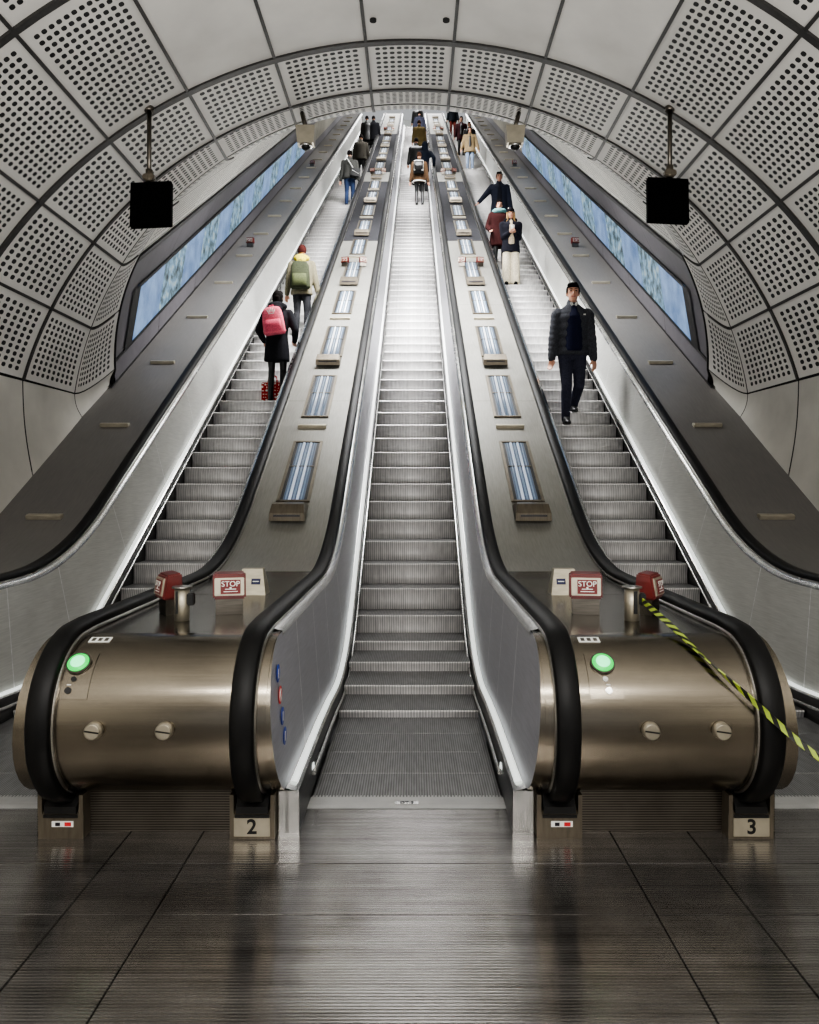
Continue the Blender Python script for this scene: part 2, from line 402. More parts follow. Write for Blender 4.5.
def side_walls():
    for sgn, side in ((-1, 'left'), (1, 'right')):
        th = 68
        mb = MB()
        def low(i, u):
            t = lerp_pt(i, u, th); y = t.y; zb = outer(y)-.03 if y > 3.3 else 0
            return t, V((3.93 if y > 3.3 else 4.0, y, zb))
        for i in range(-9, 3):
            L = (ring_pt(i, th)-ring_pt(i+1, th)).length; g = .012/L
            rows = []
            for a in range(7):
                u = g+(1-2*g)*a/6; t, b = low(i, u); r = []
                for k in range(9):
                    w = k/8*.985+.012; p = t.lerp(b, w); p.x += .03*sin(pi*w)
                    r.append((sgn*p.x, p.y, p.z))
                rows.append(r)
            mb.grid(rows)
        w = struct(mb.build('wall_'+side, M['lower_panel']))
        mb = MB()
        for i in range(-9, 3):
            rows = []
            for a in range(7):
                t, b = low(i, a/6); rows.append([(sgn*(p.x+.03*sin(pi*k/8)+.05), p.y, p.z) for k in range(9) for p in [t.lerp(b, k/8)]])
            mb.grid(rows)
        struct(mb.build('wall_backing_'+side, M['dark_gap'], w))
        # dark panelled wall that carries the screens
        prof = [(3.90, .76), (3.86, 1.14), (3.74, 1.92), (3.45, 2.53)]      # x, height above the step line
        def wp(y, x, d): return (sgn*x, y, (y-6.5)*K + d)
        mb = MB(); mbt = MB()
        def xat(d):
            for (x0, d0), (x1, d1) in zip(prof, prof[1:]):
                if d <= d1: return x0+(x1-x0)*(d-d0)/(d1-d0)
            return prof[-1][0]
        y = 10.08; n = 0
        def ystart(d): return 10.27-.5*(d-.98)
        while y < 45:
            y2 = y + 2.0
            for d0, d1 in ((.78, 1.12), (1.95, 2.52)):
                lo = [ystart(d) if n == 0 else y+.008 - .0*d for d in (d0, d1)]
                mb.face([wp(lo[0], xat(d0), d0), wp(y2-.008, xat(d0), d0), wp(y2-.008, xat(d1), d1), wp(lo[1], xat(d1), d1)], mi=0)
            y = y2; n += 1
        # strip beside and beyond the screens
        mb.face([wp(ystart(1.12), xat(1.12), 1.12), wp(10.72, xat(1.12), 1.12), wp(10.72, xat(1.95), 1.95), wp(ystart(1.95), xat(1.95), 1.95)], mi=0)
        y = 27.2
        while y < 45:
            mb.face([wp(y+.01, xat(1.13), 1.13), wp(y+1.98, xat(1.13), 1.13), wp(y+1.98, xat(1.95), 1.95), wp(y+.01, xat(1.95), 1.95)], mi=1); y += 2
        ww = struct(mb.build('wall_panelling_'+side, [M['wall_dark'], M['wall_beige']]))
        for (d0, d1, o) in ((1.90, 1.97, -.03), (1.10, 1.14, -.02), (2.50, 2.56, -.03), (.74, .80, -.01)):
            a = 10.7 if d0 in (1.9,) else 9.6 if d0 > 2 else 10.2
            a2 = 27.2 if d0 in (1.9, 1.1) else 45
            x0, x1 = xat(d0)+o, xat(d1)+o
            mbt.grid([[wp(y, x0+.08, d0), wp(y, x0, d0), wp(y, x1, d1), wp(y, x1+.08, d1)] for y in (a, a2)], smooth=False)
        mbt.face([wp(10.52, xat(1.1)-.02, 1.10), wp(10.81, xat(1.1)-.02, 1.12), wp(10.81, xat(1.95)-.02, 1.95), wp(10.52, xat(1.95)-.02, 1.95)])
        mbt.grid([[wp(y, x+.07, d) for x, d in prof] for y in (9.9, 45)])
        mbt.tube([(sgn*(lerp_pt(2, 1, t_/2).x), lerp_pt(2, 1, t_/2).y, lerp_pt(2, 1, t_/2).z) for t_ in range(96, 137, 4)] + [(sgn*3.93, 10.28, (10.28-6.5)*K+.75)], .016)
        struct(mbt.build('trim_'+('1' if sgn < 0 else '2'), M['black'], ww))
        # outer deck between handrail and wall
        mb = MB()
        ribbon(mb, [(sgn*3.06, .0), (sgn*3.12, .005), (sgn*3.5, .005), (sgn*3.98, .005)], outer, 3.83, YT+2.5)
        rows = []
        for k in range(15):
            a = pi/2 + pi*k/14; rows.append([(sgn*x, NY+NR*cos(a), NZ+NR*sin(a)) for x in (3.06, 3.98)])
        mb.grid(rows)
        od = struct(mb.build('trim_'+('3' if sgn < 0 else '4'), M['outer_deck']))
        mb = MB(); mb.box((sgn*3.5, NY+.2, .1), (.9, .3, .2)); struct(mb.build('trim_'+('5' if sgn < 0 else '6'), M['plinth'], od))
        # lit screens in a ribbon up the wall
        y = 10.83; k = 0; group = 'lit screens in the ribbon up the %s wall' % side
        while y < 27:
            w = 1.13; mb = MB(); y2 = y+w-.02
            c = V(wp(y, xat(1.15), 1.15))
            q = [V(wp(yy, xat(d)-.012, d))-c for yy, d in ((y, 1.15), (y2, 1.15), (y2, 1.9), (y, 1.9))]
            mb.face(q, [(0,0),(1,0),(1,1),(0,1)]); b = [p+V((sgn*.04, 0, 0)) for p in q]; mb.face(b[::-1])
            for a in range(4): mb.face([q[a], b[a], b[(a+1) % 4], q[(a+1) % 4]])
            o = mb.build('display_screen', M['screen_a' if k % 2 else 'screen_b']); o.location = c
            tag(o, '%s glowing blue screen counting up the %s wall ribbon' % (ORD[k], side), 'screen', group)
            y += w; k += 1
side_walls()

# floor plates
def floor():
    xs = [-4.1, -2.6, -1.305, -.96, .967, 1.335, 2.6, 4.1]
    yy = [-9.2, -7, -5.2, -3.8, -2.6, -1.4, -.2, .8, 1.6, 2.3, 3.01, 3.42, 4.02]
    mb = MB()
    for a, b in zip(xs, xs[1:]):
        for c, d in zip(yy, yy[1:]):
            g = .003; mb.box(((a+b)/2, (c+d)/2, -.01), (b-a-2*g, d-c-2*g, .02), bev=.002)
    f = struct(mb.build('floor', M['floor']))
    mb = MB(); mb.box((0, -2.4, -.03), (8.2, 13.4, .018)); struct(mb.build('floor_base', M['dark_gap'], f))
    mb = MB(); mb.box((0, 4.6, -.25), (8.4, 1.2, .4)); struct(mb.build('floor_pit', M['dark_gap'], f))
floor()

# top landing hall
def hall():
    zt = nose(YT)
    mb = MB(); mb.box((0, YT+6, zt-.1), (9, 12, .2)); struct(mb.build('floor_landing', M['floor']))
    mb = MB(); mb.box((0, YT+10, zt+2.4), (10, .2, 5.2)); struct(mb.build('wall_back', M['hall_white']))
    mb = MB()
    mb.box((-4.6, YT+5, zt+2.4), (.2, 10, 5.2)); mb.box((4.6, YT+5, zt+2.4), (.2, 10, 5.2)); struct(mb.build('wall_landing', M['hall_white']))
    t = thing('wall_display', 'bright blue lit display on the wall at the top landing', 'display', (3.1, YT+9.88, zt+.3))
    mb = MB(); mb.box((0, 0, .7), (.75, .06, 1.4), bev=.01); mb.build('housing', M['black'], t)
    mb = MB(); mb.box((0, -.035, .7), (.68, .012, 1.3)); mb.build('lit_face', M['glow_blue'], t)
hall()

# ------------------------------------------------------------------ escalators
def handrail_path():
    pts = [(NY+.16, .115), (NY+.08, .135)]
    r = NR+.03
    for k in range(25):
        a = radians(-97) - pi*.955*k/24; pts.append((NY+r*cos(a), NZ+r*sin(a)))
    pts += [(Y, hand(Y)+.012) for Y in ys(NY+.12, YT+2)]
    return pts
HP = handrail_path()
def sweep(mb, x, prof, path, mi=0):
    """prof: (across, outward) pairs round the section"""
    rows = []
    for i, (y, z) in enumerate(path):
        y0, z0 = path[max(i-1, 0)]; y1, z1 = path[min(i+1, len(path)-1)]
        d = V((y1-y0, z1-z0)).normalized(); n = V((-d.y, d.x))
        rows.append([(x+a, y+n.x*b, z+n.y*b) for a, b in prof])
    mb.grid(rows, True, smooth=True, mi=mi, caps=True)
HAND_PROF = [(-.052,-.014),(-.052,.010),(-.042,.021),(0,.025),(.042,.021),(.052,.010),(.052,-.014),(.042,-.02),(-.042,-.02)]
def step_mesh(depth, rise, flat=False):
    mb = MB(); w = .497; d = depth + (.045 if not flat else 0); h = rise + .03
    prof = [(d, 0), (.006, 0), (0, -.006), (.006, -.02), (.022, -.07), (.024, -.13), (.008, -h)]
    if flat: prof = [(d-.004, 0), (.004, 0), (0, -.005), (.002, -.03)]
    a = [mb.v((-w, y, z)) for y, z in prof] + [mb.v((-w, d, prof[-1][1]))]; b = [mb.v((w, y, z)) for y, z in prof] + [mb.v((w, d, prof[-1][1]))]
    n = len(a)
    for i in range(n):
        f = mb.bm.faces.new((a[i], b[i], b[(i+1) % n], a[(i+1) % n])); f.material_index = 1 if i in (0, n-1) else 0; f.smooth = 1 < i < n-2
    mb.bm.faces.new(a[::-1]).material_index = 1; mb.bm.faces.new(b).material_index = 1
    return mb
def panel_seams(): return [4.35, 5.05, 5.75] + [6.75+1.25*i for i in range(31)]
def panel_surface(mb, sx, zb, zt, xb, xt, a, b, shear):
    """one balustrade sheet between seam a and seam b; zb/zt are height functions"""
    def sh(Y): return .38*min(1, max(0, (Y-5.7)/1.6))
    cols = [a+(b-a)*i/6 for i in range(7)]; rows = []
    for Y in cols:
        yt = Y - sh(Y)*(zt(Y)-zb(Y)); r = []
        for k in range(5):
            u = k/4; y = Y+(yt-Y)*u; r.append((sx*(xb+(xt-xb)*u), y, zb(Y)+(zt(yt)-zb(Y))*u))
        rows.append(r)
    mb.grid(rows)
def make_escalator(cx, label, outer_side):
    t = thing('escalator', label, 'escalator', (cx, 0, 0))
    # steps
    flats = [(4.145, .355, 0), (4.5, .36, 0), (4.86, .37, 0), (5.23, .36, 0)]
    for y, dpt, z in flats:
        mb = step_mesh(dpt, .03, True); s = mb.build('step', [M['step_flat'], M['step_flat']], t); s.location = (0, y, z)
    rest = MB()
    Yn = [5.60, 6.02, 6.46, 6.90] + [G*(n+20.59) for n in range(0, 108)]
    Zn = [.045, .125, .215, .31] + [(y-6.5)*K for y in Yn[4:]]
    Zn[1] = .12; Zn[2] = .20; Zn[3] = .285
    std = None
    for i, (y, z) in enumerate(zip(Yn, Zn)):
        rise = z - (Zn[i-1] if i else 0); dpt = (Yn[i+1]-y) if i+1 < len(Yn) else G
        if i >= 96:
            mb = step_mesh(G, .204); mb.bm.verts.ensure_lookup_table()
            b = mb.bm; rest.merge(b, Matrix.Translation((0, y, z))); continue
        if i < 4:
            s = step_mesh(dpt, rise).build('step', [M['step'], M['step_flat']], t)
        elif std is None:
            s = std = step_mesh(G, .204).build('step', [M['step'], M['step_flat']], t)
        else:
            s = std.copy(); COL.objects.link(s); s.parent = t
        s.location = (0, y, z)
    r = rest.build('upper_steps', [M['step'], M['step_flat']], t); r['kind'] = 'stuff'
    # comb plate
    mb = MB(); mb.prism([(4.0, -.02), (4.0, .003), (4.06, .006), (4.15, .002), (4.15, -.02)], -.515, .515)
    for i in range(56): mb.box((-.495+.018*i, 4.155, -.002), (.008, .03, .008))
    mb.build('comb_plate', M['comb'], t)
    mb = MB(); mb.box((0, 24, 0), (.001, .001, .001)); mb.bm.free()
    for sx in (-1, 1):
        ysk = 3.74 if outer_side == 0 else 4.05
        nm = M['panel_outer'] if outer_side in (sx, 2) else M['panel_steel']
        # skirt, ledge with its overhead gleam as a glowing strip, deflector brush
        mb = MB(); ribbon(mb, [(sx*.506, -.45), (sx*.506, -.04), (sx*.512, -.01)], led, ysk, YT+1); mb.build('skirt', M['skirt'], t)
        mb = MB(); ribbon(mb, [(sx*.512, -.01), (sx*.52, 0), (sx*.575, .015)], led, ysk-.02, YT+1)
        mb.grid([[(sx*x, ysk-.02, z) for z in (0, .2)] for x in (.506, .60)], smooth=False)
        mb.build('inner_ledge', M['steel_bright'], t)
        mb = MB(); ribbon(mb, [(sx*.524, .005), (sx*.526, .012), (sx*.555, .018), (sx*.56, .013)], led, ysk+.06, YT); mb.build('ledge_gleam', M['gleam_white'], t)
        mb = MB(); pts = [(sx*.492, y, led(y)-.075) for y in ys(4.16, YT)]; mb.tube(pts, .013, 6)
        mb.build('deflector_brush', M['steel_bright'], t)
        mb = MB(); mb.cyl((sx*.500, 4.22, .13), (sx*.5045, 4.22, .13), .03, n=16); mb.build('lamp_disc', M['gleam_white'], t)
        # balustrade sheets, each seam a gap
        zb = lambda Y: led(Y)+.008; zt = lambda Y: hand(Y)-.05
        sm = panel_seams(); mb = MB(); g = 0
        arc = []
        for k in range(17):
            a = radians(88 + 178*k/16 if k < 16 else 262); yy, zz = NY+(NR-.004)*cos(a), NZ+(NR-.004)*sin(a)
            if zz > .205: arc.append((yy, zz))
        xs = lambda z: .565 + .05*(z-.2)/.7
        poly = arc + [(3.80, .208), (sm[0]-g, .208), (sm[0]-g, .90)]
        mb.face([(sx*xs(z), y, z) for y, z in poly])
        for a, b in zip(sm, sm[1:]):
            if a > YT: break
            panel_surface(mb, sx, zb, zt, .565, .615, a+g, b-g, 1)
        for Y in sm:
            if Y > YT-1: break
            shf = .38*min(1, max(0, (Y-5.7)/1.6)); yt = Y-shf*(zt(Y)-zb(Y)); w = .005
            mb.face([(sx*.5635, Y-w, zb(Y)), (sx*.5635, Y+w, zb(Y)), (sx*.6135, yt+w, zt(yt)), (sx*.6135, yt-w, zt(yt))], mi=1)
        mb.build('balustrade_panel', [nm, M['seam']], t)
        mb = MB(); mb.grid([[(sx*xs(z), y, z), (sx*.619, y, z)] for y, z in arc]); mb.build('end_rim', M['steel_drum'], t)
        # handrail and the steel track it runs in
        mb = MB(); sweep(mb, sx*HO, HAND_PROF, HP); mb.build('handrail', M['rubber'], t)
        mb = MB(); sweep(mb, sx*HO, [(-.058,-.032),(-.058,-.018),(.058,-.018),(.058,-.032)], HP[3:]); mb.build('handrail_track', M['steel'], t)
        mb = MB(); rows = [[(sx*.614, Y, hand(Y)-.052), (sx*.614, Y, hand(Y)-.026), (sx*.66, Y, hand(Y)-.014)] for Y in ys(3.9, YT+1)]; mb.grid(rows)
        mb.build('handrail_trim', M['steel_bright'], t)
    return t
make_escalator(-P, 'left escalator with people riding up it, beside the left tunnel wall', -1)
make_escalator(0, 'middle escalator rising straight ahead between the two newel drums', 0)
make_escalator(P, 'right escalator with people coming down, beside the right tunnel wall', 1)
# maker's name set in the comb plate of the middle escalator
esc = [o for o in bpy.data.objects if o.name.startswith('escalator') and o.location.x == 0][0]
comb = [c for c in esc.children if c.name.startswith('comb_plate')][0]
mb = MB(); mb.box((0, 4.06, .0075), (.12, .035, .002), bev=.0009); mb.build('maker_plate', M['steel_bright'], comb)
o = text_mesh('maker_lettering', 'OTIS', .034, M['black'], comb, .0008, Matrix.Translation((0, 4.06, .010)))

# ------------------------------------------------------------------ balustrade pods between the escalators
def drum_pt(x, ang, r=NR): return V((x, NY - r*cos(ang), NZ + r*sin(ang)))       # ang 0 = straight forward
def drum_mtx(x, ang, r=NR):
    n = V((0, -cos(ang), sin(ang))); up = V((0, sin(ang), cos(ang))); xx = V((1,0,0))
    m = Matrix((xx, up, n)).transposed().to_4x4(); m.translation = drum_pt(x, ang, r); return m
def make_pod(sgn, label, number):
    cx = sgn*P/2; t = thing('balustrade_pod', label, 'escalator balustrade', (cx, 0, 0))
    hw = P/2 - .618                                     # half width of the drum
    mb = MB(); rows = []
    for k in range(33):
        a = radians(-96 + 186*k/32); p = drum_pt(0, a); rows.append([(x, p.y, p.z) for x in (-hw, -hw+.09, hw-.09, hw)])
    mb.grid(rows)
    for x in (-hw, hw):
        mb.face([(x, drum_pt(0, radians(-96+186*k/32)).y, drum_pt(0, radians(-96+186*k/32)).z) for k in range(33)])
    mb.build('drum', M['steel_drum'], t)
    # fine joint along the drum crown, and deck sheets
    mb = MB(); ribbon(mb, [(-hw, 0), (hw, 0)], deck, NY+.004, 5.2); mb.build('deck_plate', M['deck_top'], t)
    mb = MB(); ribbon(mb, [(-hw, 0), (hw, 0)], deck, 5.206, 6.35); mb.build('deck_plate', M['deck_top'], t)
    segs = [(6.356, 9.9, 0), (9.905, 13.4, 0), (13.405, 17.5, 0), (17.505, 24.5, 1), (24.505, 26.1, 0), (26.105, 36, 1), (36.005, YT+2.4, 0)]
    for a, b, k in segs:
        mb = MB(); ribbon(mb, [(-hw, 0), (hw, 0)], deck, a, b); mb.build('deck_slope', M['deck_dark'] if k else M['deck_slope'], t)
    mb = MB(); ribbon(mb, [(-hw, -.02), (hw, -.02)], deck, NY, YT+2); mb.build('deck_underlay', M['dark_gap'], t)
    # plinth and newel bases
    mb = MB(); mb.box((0, 3.93, .12), (2*hw+.1, .38, .24)); mb.build('plinth', M['plinth'], t)
    for s in (-1, 1):
        bx = s*(P/2-HO)
        mb = MB(); mb.prism([(3.66, 0), (3.66, .115), (3.675, .125), (3.98, .125), (3.98, 0)], bx-.105, bx+.105)
        mb.box((bx-.095, 3.70, .16), (.018, .09, .09)); mb.box((bx+.095, 3.70, .16), (.018, .09, .09))
        nb = mb.build('newel_base', M['bronze'], t)
        mb = MB(); mb.prism([(3.655, .118), (3.655, .15), (3.72, .205), (3.95, .205), (3.95, .118)], bx-.075, bx+.075); mb.build('rubber_boot', M['black'], nb)
        mb = MB(); mb.box((bx, 3.657, .106), (.16, .008, .014)); mb.build('dark_slot', M['black'], nb)
        # end trim towards the escalator
        if s*sgn > 0: pass
        else: mb = MB(); mb.box((bx+s*.125, 3.74, .1), (.022, .05, .2)); mb.box((bx+s*.152, 3.735, .1), (.02, .03, .2), bev=.001); mb.build('end_trim', M['steel_bright'], nb)
        if s == (1 if True else 0):
            mb = MB(); mb.box((bx, 3.656, .056), (.168, .006, .088), bev=.002); mb.build('number_plate', M['beige_metal'], nb)
            text_mesh('numeral', number, .095, M['black'], nb, .001, Matrix.Translation((bx, 3.652, .056)) @ Matrix.Rotation(pi/2, 4, 'X'), .002)
        else:
            mb = MB(); mb.box((bx+.01, 3.657, .07), (.10, .004, .026)); mb.build('sticker', M['white'], nb)
            mb = MB(); mb.box((bx+.035, 3.6545, .07), (.03, .003, .018)); mb.build('sticker_mark', M['red_icon'], nb)
            mb = MB(); mb.box((bx-.012, 3.6545, .07), (.022, .003, .016)); mb.build('sticker_mark', M['slot'], nb)
    # green signal lamp on a faint plate, sticker, symbols
    lx = (-1.487+1.16) if sgn < 0 else (.895-1.16)
    mb = MB(); rows = []
    for k in range(7):
        a = radians(22 + 36*k/6); p = drum_pt(0, a, NR+.003); rows.append([(lx+x, p.y, p.z) for x in (-.075, .075)])
    mb.grid(rows); mb.build('lamp_plate', M['steel_drum'], t)
    m = drum_mtx(lx, radians(48))
    mb = MB(); mb.cyl(m @ V((0,0,0)), m @ V((0,0,.014)), .056, n=28); lr = mb.build('lamp_bezel', M['steel_dark'], t)
    mb = MB(); mb.ell(m @ V((0,0,.012)), (.05,.05,.014), m.to_3x3(), 24, 8); mb.build('signal_lamp', M['green_lamp'], lr)
    mb = MB(); mb.ell(m @ V((0,0,.02)), (.034,.034,.010), m.to_3x3(), 24, 8); mb.build('lamp_core', M['green_lamp_core'], lr)
    m = drum_mtx(lx+(.04 if sgn < 0 else -.03), radians(74)); mb = MB(); mb.box(m @ V((0,0,.002)), (.10,.05,.003), m.to_3x3()); st = mb.build('sticker', M['white'], t)
    for k in range(3):
        mb = MB(); mb.box(m @ V((-.03+.03*k,0,.0042)), (.018,.03,.001), m.to_3x3()); mb.build('sticker_mark', M['steel_dark'], st)
    for k, (dx, an) in enumerate(((-.0, 36), (.0 if sgn < 0 else .01, 28))):
        m = drum_mtx(lx+dx-.015*(k if sgn < 0 else 0), radians(an)); mb = MB(); mb.cyl(m @ V((0,0,0)), m @ V((0,0,.008)), .015 if k else .012, n=18)
        mb.cyl(m @ V((0,0,.006)), m @ V((0,0,.009)), .006, n=10)
        mb.build('key_switch', M['black'] if sgn < 0 else M['steel_bright'], t)
        mb = MB(); mb.box(m @ V((0,.026,.004)), (.018,.004,.002), m.to_3x3()); mb.build('switch_mark', M['white'], t)
    # slotted knobs on the front
    for kx in ((-1.365+1.16, -1.055+1.16) if sgn < 0 else (1.075-1.16, 1.385-1.16)):
        m = drum_mtx(kx, radians(2)); mb = MB()
        mb.cyl(m @ V((0,0,0)), m @ V((0,0,.035)), .038, .036, 28); mb.cyl(m @ V((0,0,.035)), m @ V((0,0,.04)), .036, .031, 28)
        kn = mb.build('slotted_knob', M['beige_metal'], t)
        mb = MB(); mb.box(m @ V((0,0,.0395)), (.064,.007,.004), m.to_3x3() @ Matrix.Rotation(radians(-8), 3, 'Z')); mb.build('slot', M['black'], kn)
    # round safety pictograms on the side sheet facing the middle escalator (left pod only, as seen)
    if sgn < 0:
        for k, (yy, zz, mt) in enumerate(((3.70, .76, 'blue_icon'), (3.715, .655, 'red_icon'), (3.735, .55, 'blue_icon'), (3.755, .45, 'blue_icon'))):
            x = -(.565+.05*(zz-.2)/.7) + P/2 + .003
            mb = MB(); mb.cyl((x, yy, zz), (x+.003, yy, zz), .042, n=24); ic = mb.build('pictogram', M[mt], t)
            mb = MB()
            if mt == 'red_icon':
                mb.cyl((x+.003, yy, zz), (x+.0045, yy, zz), .03, n=20); mb.build('pictogram_mark', M['white'], ic)
                mb = MB(); mb.box((x+.0055, yy, zz), (.001, .06, .01), Matrix.Rotation(radians(45), 3, 'X')); mb.build('pictogram_bar', M['red_icon'], ic)
            else:
                mb.cyl((x+.003, yy, zz+.014), (x+.0045, yy, zz+.014), .008, n=12); mb.box((x+.004, yy, zz-.008), (.001, .016, .03)); mb.build('pictogram_mark', M['white'], ic)
    return t
make_pod(-1, 'brushed steel balustrade pod numbered 2, between left and middle escalators', '2')
make_pod(1, 'brushed steel balustrade pod numbered 3, between middle and right escalators', '3')

# ------------------------------------------------------------------ things on the decks
def make_stop(loc, rz, label, group, scale=1.0):
    t = thing('emergency_stop', label, 'stop button', loc, rz, group)
    mb = MB(); mb.box((0, 0, .05), (.15, .07, .1), bev=.004); mb.build('post', M['steel_dark'], t)
    mb = MB(); w0, w1 = .078, .090
    poly = [(-.058, .088), (-.036, .225), (.05, .235), (.06, .088)]
    mb.prism(poly, -w1, w1); bmesh.ops.bevel(mb.bm, geom=list(mb.bm.edges), offset=.010, segments=2, affect='EDGES')
    h = mb.build('head', M['red'], t)
    tl = atan2(.022, .137); rot = Matrix.Rotation(-tl, 3, 'X')
    mb = MB(); mb.box((0, -.050, .157), (.160, .012, .098), rot, .003); mb.build('face_plate', M['beige_metal'], h)
    mb = MB(); mb.box((.006, -.0575, .157), (.108, .004, .078), rot); mb.build('sign', M['label_red'], h)
    text_mesh('lettering', 'STOP', .042, M['white'], h, .0006, Matrix.Translation((.006, -.0570, .172)) @ rot.to_4x4() @ Matrix.Rotation(pi/2, 4, 'X') @ Matrix.Translation((0, 0, .004)), .0)
    mb = MB(); mb.box((.006, -.0625, .145), (.06, .002, .004), rot); mb.box((.006, -.065, .132), (.075, .002, .004), rot); mb.cyl((.006, -.0635, .152), (.006, -.066, .152), .006, n=10); mb.build('sign_mark', M['white'], h)
    return t
dz = deck(4.4)
s0 = make_stop((-1.0, 4.42, dz), radians(14), 'red emergency stop box reading STOP, on the left pod beside the navy-labelled sign', None)
dup(s0, (-1.34, 4.42, dz), 'red emergency stop box on the left pod, face turned away toward the left escalator', None, radians(-58))
dup(s0, (1.0, 4.42, dz), 'red emergency stop box reading STOP, on the right pod beside the navy-labelled sign', None, radians(-8))
dup(s0, (1.36, 4.42, dz), 'red emergency stop box on the right pod, behind the striped tape, face turned right', None, radians(58))
for k, y in enumerate((15.6, 25.8, 37.2)):
    for s, sd in ((-1, 'left'), (1, 'right')):
        for q in (-1, 1):
            o = dup(s0, (s*P/2+q*.18, y, deck(y)), 'small red stop button on the %s sloping deck, %s pair up, its %s one' % (sd, ORD[k], 'left' if q < 0 else 'right'), 'stop button pairs up the sloping decks', radians(20*q), .82)
for k, y in enumerate((16.95, 27.2)):
    for s, sd in ((-1, 'left'), (1, 'right')):
        dup(s0, (s*3.5, y, outer(y)), 'red stop box on the %s outer deck below the screens, %s one up' % (sd, ORD[k]), 'stop boxes on the outer decks', radians(12*s), .9)
# key post with slot
for s, sd, oth in ((-1, 'left', 'between its two red stop boxes'), (1, 'right', 'with the striped tape pulled from it')):
    t = thing('barrier_post', 'short steel barrier post on the %s pod deck, %s' % (sd, oth), 'post', (s*1.2, 4.2, deck(4.2)))
    mb = MB(); mb.cyl((0,0,0), (0,0,.172), .039, n=28); mb.build('post_body', M['beige_metal'], t)
    mb = MB(); mb.cyl((0,0,.172), (0,0,.182), .053, n=28); mb.build('cap', M['steel'], t)
    mb = MB(); mb.box((-.017*1, -.037, .10), (.012, .012, .12)) if s < 0 else mb.box((.008, -.038, .10), (.02, .012, .12)); mb.build('slot', M['black'], t)
    mb = MB(); mb.box((.05, -.008, .115), (.035, .05, .065), bev=.006); mb.build('clip', M['black'], t)
    # wedge sign
    t = thing('wedge_sign', 'tapered metal sign with small navy label, behind the STOP box on the %s pod' % sd, 'sign', (s*1.04, 5.2, deck(5.2)))
    mb = MB()
    q = [(-.1, -.03, 0), (.1, -.03, 0), (.1, .13, 0), (-.1, .13, 0)]; u = [(-.068, .05, .165), (.068, .05, .165), (.068, .12, .165), (-.068, .12, .165)]
    mb.face(q[::-1]); mb.face(u)
    for i in range(4): mb.face([q[i], q[(i+1) % 4], u[(i+1) % 4], u[i]])
    mb.build('housing', M['beige_metal'], t)
    rot = Matrix.Rotation(-atan2(.08, .165), 3, 'X')
    mb = MB(); mb.box((-s*.03, .010, .085), (.06, .004, .04), rot); lb = mb.build('navy_label', M['navy_label'], t)
    mb = MB(); mb.box((-s*.03, .0068, .086), (.04, .002, .006), rot); mb.build('label_mark', M['white'], lb)
# uplight boxes, bars and glazed strips with painted reflections up the middle of each sloping deck
def slope_rot(): return Matrix.Rotation(radians(30), 3, 'X')
def make_uplight():
    t = thing('deck_uplight', '', 'uplight', (0,0,0))
    mb = MB(); f = [(-.17,-.11,-.02), (.17,-.11,-.02), (.17,.16,.12), (-.17,.16,.12)]; u = [(-.165,-.12,.055), (.165,-.12,.055), (.13,.10,.155), (-.13,.10,.155)]
    v = [(-.15,-.05,.14), (.15,-.05,.14)]
    mb.face([f[0], f[1], u[1], u[0]]); mb.face([u[0], u[1], v[1], v[0]]); mb.face([v[0], v[1], u[2], u[3]])
    mb.face([f[1], f[2], u[2], v[1], u[1]]); mb.face([f[3], f[0], u[0], v[0], u[3]]); mb.face([f[2], f[3], u[3], u[2]]); mb.face(f[::-1])
    h = mb.build('housing', M['bronze'], t)
    mb = MB(); mb.box((0,-.119,.03), (.25,.012,.018)); mb.build('slot', M['slot'], h); return t
def make_bar(name='deck_cleat', w=.33):
    mb = MB(); mb.prism([(-.03,-.02), (-.045,.02), (-.02,.035), (.03,.04), (.04,.01)], -w/2, w/2); bmesh.ops.bevel(mb.bm, geom=list(mb.bm.edges), offset=.004, segments=1, affect='EDGES')
    return mb.build(name, M['beige_metal'])
def make_deck_glass():  # deck glass; its ceiling reflections are painted as glowing bars
    t = thing('deck_glass', '', 'lamp', (0,0,0)); t.rotation_euler = (radians(30), 0, 0)
    L, W = 1.12/cos(pi/6), .30
    mb = MB()
    for x in (-1, 1): mb.box((x*(W/2), L/2, .006), (.03, L+.03, .02), bev=.003)
    for y in (0, L): mb.box((0, y, .006), (W, .03, .02), bev=.003)
    mb.build('frame', M['bronze'], t)
    mb = MB(); mb.box((0, L/2, .0015), (W-.03, L-.02, .004)); mb.build('recess', M['glass_glow'], t)
    for x in (-1, 1): 
        mb = MB(); mb.box((x*(W/2-.03), L/2, .004), (.028, L-.04, .006)); mb.build('side_strip', M['black'], t)
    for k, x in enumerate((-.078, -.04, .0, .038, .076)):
        mb = MB(); mb.cyl((x, .03, .006), (x, L-.03, .006), (.008,.015,.010,.014,.007)[k], n=8); mb.build('tube', M['streak_dim' if k % 2 == 0 else 'tube'], t)  # added glowing bars for the streaks reflected in the glass
    mb = MB(); mb.box((0, L*.55, .012), (W-.05, .012, .008)); mb.build('crossbar', M['bronze'], t)
    return t
pu, pb, pl_ = make_uplight(), make_bar(), make_deck_glass(); tag(pb, '', 'cleat')
used = {'u': 0, 'b': 0, 'l': 0}
